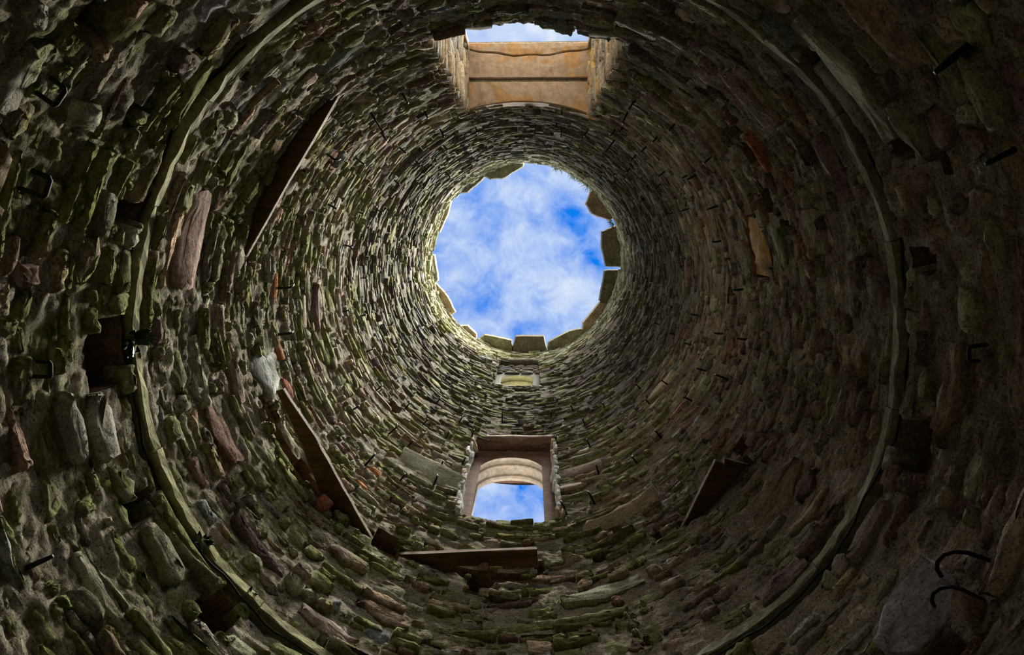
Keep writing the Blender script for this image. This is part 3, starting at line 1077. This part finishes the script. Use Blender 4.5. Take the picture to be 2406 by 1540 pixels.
XL, XR = -0.60, 0.73
o = reveal('jamb_core', None, XL - 0.05, XR + 0.05, 5.93, 8.84, -1, 2.62, M_MORTAR, 'LRTB')
o.parent = w1
o.location = -w1.location
for sgn, xj in ((-1, XL), (1, XR)):
    z = 5.96
    while z < 8.78:
        h = rng.uniform(0.055, 0.12)
        y = -(math.sqrt(R * R - xj * xj) - 0.03 + rng.uniform(-.02, .03))
        while y > -2.58:
            ln = min(rng.uniform(0.16, 0.42), y + 2.62)
            xx = xj + sgn * (0.06 - rng.uniform(-.012, .03))
            v_, f_ = rough_box((xx, y - ln / 2, z + h / 2), (0.15, ln - 0.012, h - 0.010), (2, 4, 2), 0.14)
            tn = tone(rng.choice(['sand', 'pale', 'grey', 'sand'] if sgn < 0 else ['sand', 'brown', 'ochre', 'sand', 'grey']), 1.05)
            wobj(w1, 'jamb_stone', v_, f_, M_STONE, tn)
            y -= ln
        z += h
# squared stones at the outer corner of each jamb
for sgn, xj in ((-1, XL), (1, XR)):
    for k in range(5):
        v_, f_ = rough_box((xj - sgn * 0.005, -2.56, 6.36 + 0.54 * k), (0.10, 0.10, 0.53), (1, 1, 4), 0.05)
        wobj(w1, 'corner_stone', v_, f_, M_STONE, tone('pink' if sgn < 0 else 'sand', 1.15))


def lintel(fin, fout, zb):
    """slab spanning the opening; fin, fout: depth of its inner and outer edge at x"""
    xs = np.linspace(XL - 0.10, XR + 0.10, 21)
    vs, fs = [], []
    for x in xs:
        yf, y1 = -fin(x), -fout(x)
        j = lambda: rng.uniform(-.004, .004)
        ym = (yf + y1) / 2
        vs += [(x, yf + j() * .5, zb + 0.02), (x, yf - 0.010, zb + j()), (x, ym, zb - 0.004 + j()), (x, y1 + 0.010, zb + j()), (x, y1 + j() * .5, zb + 0.02),
               (x, y1, zb + 0.26), (x, yf, zb + 0.26)]
    m = 7
    for i in range(len(xs) - 1):
        for k in range(m):
            fs.append((i * m + k, (i + 1) * m + k, (i + 1) * m + (k + 1) % m, i * m + (k + 1) % m))
    fs += [tuple(range(m))[::-1], tuple(range((len(xs) - 1) * m, len(xs) * m))]
    return wobj(w1, 'lintel_slab', vs, [f[::-1] for f in fs], M_LINTEL, None, False)


def crack(x):
    return 2.535 - 0.07 * math.sin(PI * (x - XL) / (XR - XL)) + 0.008 * math.sin(17 * x)


lintel(lambda x: math.sqrt((R - 0.005) ** 2 - x * x), lambda x: 2.205, 8.80)
lintel(lambda x: 2.235, lambda x: crack(x) - 0.003, 8.785)
lintel(lambda x: crack(x) + 0.003, lambda x: 2.60, 8.783)
x = XL - 0.02
while x < XR:
    ln = min(rng.uniform(0.14, 0.34), XR + 0.04 - x)
    yf = math.sqrt(R * R - (x + ln / 2) ** 2) - 0.03 - rng.uniform(-.02, .03)
    for y0, y1 in ((yf, 2.28), (2.29, 2.6)):
        v_, f_ = rough_box((x + ln / 2, -(y0 + y1) / 2, 5.93 + rng.uniform(-.015, .015)), (ln - 0.01, y1 - y0, 0.12), (3, 3, 1), 0.14)
        wobj(w1, 'sill_stone', v_, f_, M_STONE, tone(rng.choice(['olive', 'dark', 'brown']), 1.0, 0.3))
    x += ln


# --- arched windows
def arch_path(x0, x1, zs, zspring, zapex, n=8):
    """inside outline of an opening from the left foot over a flat pointed arch to the right foot"""
    xm = (x0 + x1) / 2
    L = []
    for k in range(5):
        L.append((x0, zs + (zspring - zs) * k / 4))
    for i in range(1, n + 1):
        t = i / n
        x = x0 + (xm - x0) * t
        z = zspring + (zapex - zspring) * (1 - (1 - t) ** 3.2) * 0.86 + (zapex - zspring) * 0.14 * t
        L.append((x, z))
    Rr = [(x1 - (x - x0), z) for x, z in L[-2::-1]]
    return L + Rr, len(L) - 1


def arch_window(root, x0, x1, z_sill, zspring, zapex, fx0, fx1, fztop, prof, m_frame, m_arch, y_face):
    """stones of the frame: prof is a list of (y, how far the outline is widened there)"""
    path, apex = arch_path(x0, x1, z_sill, zspring, zapex)
    xm, zm = (x0 + x1) / 2, (zspring + z_sill) / 2
    nrm = []
    for i, (x, z) in enumerate(path):
        a_, b_ = path[max(0, i - 1)], path[min(len(path) - 1, i + 1)]
        t = Vector((b_[0] - a_[0], b_[1] - a_[1])).normalized()
        nrm.append(Vector((-t.y, t.x)))

    def outer(i):
        x, z = path[i]
        if i <= 4:
            return (fx0, z)
        if i >= len(path) - 5:
            return (fx1, z)
        f = (x - x0) / (x1 - x0)
        return (fx0 + (fx1 - fx0) * f, fztop)

    pieces = [(0, 2, 'jamb_stone'), (2, 4, 'jamb_stone'), (4, apex, 'arch_stone'), (apex, len(path) - 5, 'arch_stone'),
              (len(path) - 5, len(path) - 3, 'jamb_stone'), (len(path) - 3, len(path) - 1, 'jamb_stone')]
    for i0, i1, nm in pieces:
        # face towards the shaft
        vs, fs = [], []
        for i in range(i0, i1 + 1):
            p, q = path[i], outer(i)
            vs += [(p[0], y_face, p[1]), (p[0] * .75 + q[0] * .25, y_face - 0.012, p[1] * .75 + q[1] * .25), (q[0], y_face - 0.012, q[1]), (q[0], 2.5, q[1])]
        if i0 == 4:
            vs += [(path[4][0], y_face, path[4][1]), (fx0, y_face - 0.012, path[4][1]), (fx0, y_face - 0.012, fztop), (fx0, 2.5, fztop)]
        for i in range(i1 - i0):
            for k in range(3):
                fs.append((i * 4 + k, i * 4 + k + 1, (i + 1) * 4 + k + 1, (i + 1) * 4 + k))
        o = wobj(root, nm, vs, fs, m_frame, None, False)
        # the moulded inside of the opening belongs to the same stone
        vs, fs = [], []
        m = len(prof)
        for i in range(i0, i1 + 1):
            for y, d in prof:
                vs.append((path[i][0] + nrm[i].x * d, y, path[i][1] + nrm[i].y * d))
        for i in range(i1 - i0):
            for k in range(m - 1):
                fs.append((i * m + k, (i + 1) * m + k, (i + 1) * m + k + 1, i * m + k + 1))
        me = make_mesh('moulding', loc(vs, (0, 0, 0)), fs, m_arch, None, False)
        c = D.objects.new('moulding', me)
        COL.objects.link(c)
        c.parent = o
        c.location = -root.location


w2 = empty('window_2', (-0.1, 2.2, 7.08))
tag(w2, 'arched window with red-brown sandstone frame and pale moulded arch', 'window', None, 'structure')
arch_window(w2, -0.475, 0.24, 6.95, 8.86, 9.155, -0.62, 0.42, 9.36,
            [(2.10, 0.0), (2.115, 0.006), (2.125, 0.030), (2.15, 0.052), (2.19, 0.050), (2.205, 0.028), (2.225, 0.028), (2.24, 0.055), (2.33, 0.062),
             (2.345, 0.035), (2.375, 0.030), (2.39, 0.05), (2.41, 0.05)], M_FRAME, M_ARCH, 2.10)
o = reveal('reveal', None, -0.60, 0.40, 7.02, 9.40, 1, 2.2, M_MORTAR, 'LRT')
o.parent = w2
o.location = -w2.location
v_, f_ = rough_box((-0.1, 2.04, 9.50), (1.24, 0.22, 0.24), (10, 2, 2), 0.06)
wobj(w2, 'lintel_stone', v_, f_, M_FRAME)
x = -0.62
while x < 0.42:
    ln = min(rng.uniform(0.14, 0.32), 0.44 - x)
    yf = math.sqrt(R * R - (x + ln / 2) ** 2) - 0.035
    v_, f_ = rough_box((x + ln / 2, (yf + 2.45) / 2, 6.98 + rng.uniform(-.012, .012)), (ln - 0.008, 2.45 - yf, 0.12), (3, 3, 1), 0.14)
    wobj(w2, 'sill_stone', v_, f_, M_STONE, tone('olive', 1.0, 0.6))
    x += ln
# broken stones and plaster beside the frame, painted pale as if lit
for sgn, xj, zz in ((-1, -0.575, [7.14, 7.22, 7.31, 7.40, 7.6, 7.72, 7.86, 8.02, 8.2, 8.38, 8.55, 8.75, 8.95, 9.12]),
                    (1, 0.375, [7.12, 7.2, 7.3, 7.42, 7.56, 7.7, 7.84, 8.0, 8.16, 8.3, 8.46, 8.62, 8.8, 9.0, 9.15, 9.26])):
    for k, z in enumerate(zz):
        h = rng.uniform(0.10, 0.22)
        ln = rng.uniform(0.03, 0.065)
        yb = math.sqrt(R * R - xj * xj)
        v_, f_ = rough_box((xj + sgn * rng.uniform(-0.01, 0.02), yb + 0.02, z), (ln, 0.17, h), (2, 3, 4), 0.34, rng.uniform(-.3, .3))
        wobj(w2, 'broken_stone', v_, f_, M_STONE, tone(rng.choice(['plaster', 'plaster', 'pale', 'sand']), 1.1))

w3 = empty('window_3', (-0.12, 2.2, 12.5))
tag(w3, 'small high window below the rim with yellow-green arch', 'window', None, 'structure')
arch_window(w3, -0.42, 0.15, 12.3, 13.50, 13.74, -0.56, 0.32, 14.62,
            [(2.07, 0.0), (2.09, 0.02), (2.13, 0.045), (2.17, 0.045), (2.19, 0.02), (2.23, 0.02), (2.25, 0.05), (2.36, 0.055), (2.38, 0.02), (2.45, 0.02),
             (2.47, 0.05), (2.56, 0.05)],
            M_GREYFRAME, M_GREENARCH, 2.07)
o = reveal('reveal', None, -0.52, 0.28, 12.45, 14.62, 1, 2.2, M_MORTAR, 'LRT')
o.parent = w3
o.location = -w3.location
v_, f_ = rough_box((-0.12, 2.05, 14.70), (1.0, 0.22, 0.18), (8, 2, 2), 0.08)
wobj(w3, 'lintel_stone', v_, f_, M_STONE, tone('dark'))
for z in (13.86, 14.02, 14.18, 14.33, 14.48):
    x = -0.55
    while x < 0.30:
        ln = min(rng.uniform(0.14, 0.34), 0.33 - x)
        v_, f_ = rough_box((x + ln / 2, 2.09, z), (ln - 0.01, 0.14, 0.145), (3, 2, 2), 0.12)
        wobj(w3, 'infill_stone', v_, f_, M_STONE, tone(rng.choice(['dark', 'olive', 'bluegrey', 'purplebrown']), 0.6, 0.1))
        x += ln
x = -0.54
while x < 0.30:
    ln = min(rng.uniform(0.14, 0.28), 0.32 - x)
    yf = math.sqrt(R * R - (x + ln / 2) ** 2) - 0.02
    v_, f_ = rough_box((x + ln / 2, (yf + 2.5) / 2, 12.45), (ln - 0.008, 2.5 - yf, 0.12), (2, 2, 1), 0.12)
    wobj(w3, 'sill_stone', v_, f_, M_STONE, tone('grey'))
    x += ln

# ------------------------------------------------------------------ capstones on the rim
CAPS = [
    ([(-0.272, 1.968), (-0.21, 1.638), (0.392, 1.636), (0.463, 1.933)], 'dark'),
    ([(-0.985, 1.688), (-0.876, 1.61), (-0.294, 1.733), (-0.288, 1.937)], 'olive'),
    ([(-1.402, 1.415), (-1.247, 1.414), (-1.062, 1.595), (-1.057, 1.673)], 'sand'),
    ([(0.487, 1.917), (0.511, 1.76), (0.946, 1.524), (1.238, 1.476), (1.254, 1.554)], 'olive'),
    ([(1.229, 1.492), (1.236, 1.336), (1.581, 0.903), (1.734, 0.933)], 'sand'),
    ([(1.58, 0.856), (1.675, 0.23), (1.947, 0.214), (1.906, 0.442), (1.734, 0.933)], 'dark'),
    ([(1.703, 0.133), (1.605, -0.253), (1.599, -0.598), (1.822, -0.688), (1.985, -0.133), (1.945, 0.139)], 'dark'),
    ([(1.744, -0.837), (1.397, -0.97), (1.259, -1.178), (1.359, -1.428), (1.664, -1.118), (1.789, -0.851)], 'brown'),
    ([(-0.857, -1.755), (-0.737, -1.682), (-0.497, -1.696), (-0.318, -1.798), (-0.064, -1.944), (-0.049, -2.016), (-0.437, -1.944)], 'olive'),
    ([(-1.356, -1.403), (-1.221, -1.417), (-0.978, -1.623), (-0.857, -1.74), (-1.098, -1.609)], 'dark'),
    ([(-1.892, -0.589), (-1.821, -0.589), (-1.649, -0.942), (-1.57, -1.21), (-1.709, -1.002)], 'sand'),
    ([(-1.999, -0.008), (-1.942, -0.099), (-1.881, 0.297), (-1.883, 0.45), (-1.929, 0.419)], 'palegreen'),
    ([(-2.023, 0.527), (-1.93, 0.481), (-1.673, 0.788), (-1.507, 1.113), (-1.585, 1.175), (-1.828, 0.85)], 'sand'),
]


def hull(pts):
    pts = sorted(set(pts))

    def half(seq):
        out = []
        for q in seq:
            while len(out) > 1 and (out[-1][0] - out[-2][0]) * (q[1] - out[-2][1]) - (out[-1][1] - out[-2][1]) * (q[0] - out[-2][0]) <= 0:
                out.pop()
            out.append(q)
        return out[:-1]
    return half(pts) + half(pts[::-1])


rim = empty('trim_2', (0, 0, Z_RIM))
tag(rim, 'ring of uneven overhanging capstones round the open top of the shaft', 'capstones', None, 'structure')
for poly, key in CAPS:
    # carry each slab back over the top of the wall
    cand = [tuple(q) for q in poly]
    for x, y in poly:
        if math.hypot(x, y) > 1.86:
            f = 2.42 / math.hypot(x, y)
            cand.append((x * f, y * f))
    full = hull(cand)
    z0 = Z_RIM + 0.02
    h = rng.uniform(0.14, 0.22)
    c = Vector((sum(p[0] for p in poly) / len(poly), sum(p[1] for p in poly) / len(poly)))
    n = len(full)
    dense = []
    for i in range(n):
        p, q = Vector(full[i]), Vector(full[(i + 1) % n])
        k = 3 if (q - p).length > 0.15 else 1
        for j in range(k):
            jt = 0.012 if j else 0.0
            dense.append(p + (q - p) * j / k + Vector((rng.uniform(-jt, jt), rng.uniform(-jt, jt))))
    n = len(dense)
    cc = sum(dense, Vector((0, 0))) / n
    vs = []
    for z, k in ((0.0, 0.985), (0.02, 1.0), (h * 0.8, 1.035), (h, 1.0)):
        for p in dense:
            q = cc + (p - cc) * k
            vs.append((q.x, q.y, z + 0.02 + rng.uniform(-.008, .008)))
    vs += [(cc.x, cc.y, 0.015), (cc.x, cc.y, h + 0.03)]
    fs = []
    for lv in range(3):
        for i in range(n):
            fs.append((lv * n + i, lv * n + (i + 1) % n, (lv + 1) * n + (i + 1) % n, (lv + 1) * n + i))
    fs += [(4 * n, (i + 1) % n, i) for i in range(n)] + [(4 * n + 1, 3 * n + i, 3 * n + (i + 1) % n) for i in range(n)]
    area = sum(dense[i].x * dense[(i + 1) % n].y - dense[(i + 1) % n].x * dense[i].y for i in range(n))
    if area < 0:
        fs = [f[::-1] for f in fs]
    mobj('capstone', vs, fs, M_STONE, rim, tone(key, 1.0, 0.12), False)

# ------------------------------------------------------------------ iron in the walls
PEGS = [(-60.3, 7.28, 1), (-59.8, 7.82, 1.3), (-49.3, 7.08, 1), (-49.4, 7.84, 1), (-48.8, 8.6, 1), (-59.3, 8.92, 1), (-58.0, 8.54, 1), (-57.2, 9.46, 2.2), (-48.5, 9.41, 1), (-45.7, 10.3, 1), (-39.1, 8.77, 1), (-35.7, 7.91, 1), (-34.7, 7.79, 0.9), (-37.9, 6.97, 1.2), (-35.6, 9.44, 0.8), (-66.8, 9.71, 1), (-25.0, 7.68, 1), (-25.4, 8.74, 1), (-25.2, 9.41, 0.8), (-15.3, 7.84, 1), (-5.8, 9.53, 1), (-3.2, 7.27, 1.2), (8.9, 8.74, 1.1), (19.4, 10.59, 1), (18.8, 9.51, 1), (10.3, 7.71, 1.1), (8.8, 7.04, 1.2), (18.4, 8.65, 0.8), (22.3, 7.9, 1), (20.5, 7.26, 1.3), (33.6, 8.77, 0.8), (42.1, 9.6, 1), (31.6, 7.83, 1.2), (42.2, 8.77, 1), (57.2, 9.86, 1), (69.4, 10.47, 1), (78.4, 10.44, 0.9), (66.3, 9.64, 1), (55.1, 8.71, 1), (66.7, 8.81, 1), (77.8, 9.26, 1.2), (45.2, 7.8, 1), (54.8, 7.63, 1.2), (66.3, 7.91, 1), (69.5, 7.18, 1.5), (77.4, 7.15, 1.3), (144.7, 8.59, 1), (133.3, 8.95, 1), (124.8, 9.91, 0.9), (116.1, 10.39, 0.8), (125.3, 8.89, 1), (114.0, 9.64, 1), (104.8, 10.44, 0.7), (98.0, 10.23, 2.2), (132.9, 8.0, 1.3), (116.4, 8.9, 1), (108.0, 9.31, 1), (126.1, 8.01, 1), (108.6, 8.27, 1.2), (114.4, 7.89, 1.2), (133.3, 7.07, 1.3), (123.5, 7.15, 1.2), (114.7, 7.38, 1.3), (145.8, 7.65, 1), (-175.4, 6.73, 1.6), (173.7, 6.68, 1.6), (-166.5, 8.7, 1), (-178.8, 9.63, 0.7), (168.6, 9.23, 1), (156.7, 9.02, 1), (172.4, 8.6, 0.8), (-118.9, 7.01, 1.2), (-127.6, 6.96, 2.2), (-117.6, 7.91, 1), (-130.2, 7.66, 1.2), (-141.2, 6.79, 1.3), (-139.7, 7.65, 1.2), (-130.9, 8.67, 1), (-117.9, 9.2, 0.9), (-120.9, 10.18, 0.9), (-131.9, 9.73, 1), (-129.0, 12.2, 1.3), (-141.7, 9.59, 1), (-154.3, 7.67, 1), (-155.3, 8.72, 1), (-153.6, 9.59, 1), (-77.8, 9.79, 0.9), (-75.3, 10.42, 1), (-107.0, 9.81, 0.9), (-77.3, 8.92, 0.9)]
BAR = {}


def peg_mesh(kind):
    """local -x points out of the wall into the shaft, z up"""
    if kind not in BAR:
        if kind == 'peg':
            p, r = [(0.06, 0, 0), (0, 0, 0), (-0.06, 0, 0.002), (-0.085, 0, 0.006), (-0.09, 0, 0.03)], [.011, .011, .010, .009, .006]
        elif kind == 'bent':
            p, r = [(0.06, 0, 0), (-0.02, 0, 0), (-0.08, 0.004, 0.002), (-0.10, 0.006, 0.01), (-0.105, 0.012, 0.06), (-0.10, 0.02, 0.10)], [.011, .011, .010, .010, .008, .004]
        elif kind == 'long':
            p, r = [(0.06, 0, 0), (-0.05, 0.003, 0.0), (-0.13, 0.006, 0.0), (-0.21, 0.004, 0.012)], [.011, .011, .010, .006]
        elif kind == 'staple':
            p, r = [(0.06, 0, 0), (-0.05, 0, 0), (-0.062, 0.0, 0.002), (-0.066, 0.008, 0.002), (-0.066, 0.062, 0.002), (-0.060, 0.07, 0.002), (0.0, 0.072, 0)], .0095
        elif kind == 'spike':
            p, r = [(0.06, 0, 0), (-0.03, 0, 0), (-0.07, 0.0, 0.0), (-0.09, 0.0, 0.002)], [.012, .012, .010, .008]
        elif kind == 'hook':
            p = [(0.04, 0, 0), (-0.02, 0, 0)] + [(-0.05 - 0.07 * math.sin(t), 0.16 * (1 - math.cos(t)) * 0.5, 0.07 * math.sin(t * 0.7)) for t in (0.3, 0.8, 1.3, 1.8, 2.3, 2.8)]
            r = [.009] * 8
        v_, f_ = tube(p, r, 6)
        BAR[kind] = make_mesh('iron_' + kind, v_, f_, M_IRON)
    return BAR[kind]


SIDE_OF_PEG = {'front': 'on the side of the big lintelled window', 'right': 'on the side of the ochre niche stone',
               'back': 'on the side of the arched window', 'left': 'on the side of the long boards'}


def peg_label(side, z):
    row = 'lower row' if z < 7.75 else 'middle row' if z < 9.15 else 'top row'
    return 'short black iron peg, %s, %s' % (row, SIDE_OF_PEG[side]), 'iron pegs, %s %s' % (row, SIDE_OF_PEG[side])


LONG = {(-57.2, 9.46): 'long thin iron rod in dark wall high above the big lintelled window',
        (98.0, 10.23): 'long thin iron rod in the dark wall just above the arched window',
        (-127.6, 6.96): 'long iron rod in the grey wall near the board by the big window'}
BENT = {(-175.4, 6.73): 'bent iron peg with upright tip beside the orange brick',
        (173.7, 6.68): 'bent iron peg with upright tip above the large pale stone'}
for k, (a, z, s) in enumerate(PEGS):
    th = rad(a)
    special = LONG.get((a, z)) or BENT.get((a, z))
    kind = 'long' if s > 2 else 'bent' if s >= 1.3 else 'peg'
    o = link('iron_peg', peg_mesh(kind), None, pol(th, wall_r1(th, z) - 0.015, z), (rng.uniform(-.15, .15), rng.uniform(-.12, .12), th + rng.uniform(-.15, .15)))
    sc = 0.9 if kind == 'long' else (0.62 + 0.27 * s)
    o.scale = (sc, sc, sc)
    lab, grp = peg_label(side_of(th), z)
    if special:
        tag(o, special, 'peg')
    else:
        tag(o, lab, 'peg', grp)
BIG = [(-146.0, 3.651, 'staple', 1.0, 'heavy black iron staple below the string course in the darkest stretch of lower wall'),
       (-156.7, 3.77, 'staple', 1.1, 'heavy black iron staple in the lower wall below the black putlog hole'),
       (-179.4, 3.95, 'staple', 0.9, 'heavy black iron staple in mossy lower wall below the wide brown recess'),
       (159.9, 3.689, 'spike', 1.0, 'straight black iron spike in the mossy lower wall'),
       (-4.7, 4.019, 'staple', 0.9, 'square black iron staple in the brown lower wall'),
       (-38.4, 3.65, 'spike', 1.2, 'thick black iron spike in the lower wall below the long dark slab'),
       (-27.0, 3.685, 'spike', 0.9, 'thin black iron spike beside the dark oval stone in the lower wall'),
       (18.8, 3.746, 'hook', 1.0, 'curled black iron hook above the pale bluish stone, upper one of two'),
       (22.9, 3.698, 'hook', 0.9, 'curled black iron hook above the pale bluish stone, lower one of two')]
for a, z, kind, s, lab in BIG:
    th = rad(a)
    o = link({'staple': 'iron_staple', 'spike': 'iron_spike', 'hook': 'iron_hook'}[kind], peg_mesh(kind), None, pol(th, wall_r1(th, z) - 0.02, z),
             (rng.uniform(-.2, .2), 0, th + rng.uniform(-.1, .1)))
    o.scale = (s, s, s)
    tag(o, lab, kind)

# ------------------------------------------------------------------ plants
def fern(a, z, n, size, label):
    vs, fs = [], []
    th0 = rad(a)
    base = Vector(pol(th0, R - 0.005, z))
    inw = Vector((-math.cos(th0), -math.sin(th0), 0))
    tan = Vector((-math.sin(th0), math.cos(th0), 0))
    root = empty('fern_tuft', base)
    tag(root, label, 'plant', 'ferns on the string course')
    for k in range(n):
        d = (inw * rng.uniform(.2, .9) + tan * rng.uniform(-1, 1) + Vector((0, 0, rng.uniform(-.7, .9)))).normalized()
        L = size * rng.uniform(.6, 1.1)
        side = d.cross(Vector((0, 0, 1)) + tan * 0.3).normalized()
        up = side.cross(d)
        pv, pf = [], []
        m = 5
        for i in range(m + 1):
            t = i / m
            c = d * L * t + up * 0.25 * L * t * t * -1
            wdt = 0.16 * L * (math.sin(PI * min(1, t * 0.85 + 0.12))) + 0.002
            pv += [tuple(c - side * wdt), tuple(c + up * 0.01), tuple(c + side * wdt)]
        for i in range(m):
            q = i * 3
            pf += [(q, q + 1, q + 4, q + 3), (q + 1, q + 2, q + 5, q + 4)]
        mobj('leaf', pv, pf, M_FERN, root)
    return root


fern(-178.4, 4.66, 26, 0.11, 'spiky dark fern tuft in the gap beside the wide brown recess')
fern(148.1, 4.65, 12, 0.075, 'dark leafy fern on the string course, between the other two ferns')
fern(136.8, 4.68, 8, 0.05, 'small fern on the string course above the broad brown putlog hole')

GRASS = [((0.52, -1.935), 30, .10, 'thin grass tuft at the highest edge of the rim, beside the longest bare stretch'),
         ((0.656, -1.861), 50, .14, 'thick dark grass tuft hanging from the rim'),
         ((0.957, -1.699), 40, .12, 'grass tuft on the bare rim, between the thick dark tuft and the long wispy one'),
         ((1.093, -1.619), 36, .12, 'dense short grass tuft on the bare rim'),
         ((1.275, -1.507), 30, .17, 'long wispy grass tuft on the rim next to the overhanging brown capstone'),
         ((1.77, -0.748), 60, .14, 'bushy tuft between the brown capstone and the broad black capstone'),
         ((1.648, -0.039), 22, .07, 'tiny tuft on the edge of the broad black capstone'),
         ((-0.005, -2.009), 24, .08, 'small yellow-green tuft at the end of the long olive capstone')]
for (x, y), n, size, lab in GRASS:
    c = Vector((x, y, Z_RIM + 0.02))
    inw = Vector((-x, -y, 0)).normalized()
    tan = Vector((-inw.y, inw.x, 0))
    c = c - inw * 0.03
    vs, fs = [], []
    for k in range(n):
        b = tan * rng.gauss(0, 0.055) - inw * rng.uniform(0, 0.05)
        d = (inw * rng.uniform(.1, 1.0) + tan * rng.uniform(-.6, .6) + Vector((0, 0, rng.uniform(.1, 1.0)))).normalized()
        L = size * rng.uniform(.5, 1.2)
        sd = d.cross(Vector((0, 0, 1))).normalized() * 0.004
        q = len(vs)
        mid = b + d * L * 0.55
        tip = b + d * L + Vector((0, 0, -0.25 * L))
        vs += [tuple(b - sd), tuple(b + sd), tuple(mid - sd * .8), tuple(mid + sd * .8), tuple(tip)]
        fs += [(q, q + 1, q + 3, q + 2), (q + 2, q + 3, q + 4)]
    o = link('grass_tuft', make_mesh('grass_tuft', vs, fs, M_GRASS), None, c)
    tag(o, lab, 'grass tuft', 'grass on the rim', 'thing')
v_, f_ = tube([(-1.80, 0.71, 15.74), (-1.68, 0.69, 15.75), (-1.58, 0.672, 15.78), (-1.49, 0.655, 15.80)], [.006, .005, .004, .002], 5)
v2, f2 = tube([(-1.62, 0.68, 15.765), (-1.56, 0.72, 15.78)], [.003, .001], 4)
f_ += [tuple(q + len(v_) for q in f) for f in f2]
tag(mobj('dry_stalk', v_ + v2, f_, M_TWIG), 'thin dry stalk sticking out over the rim from a pale capstone', 'twig')
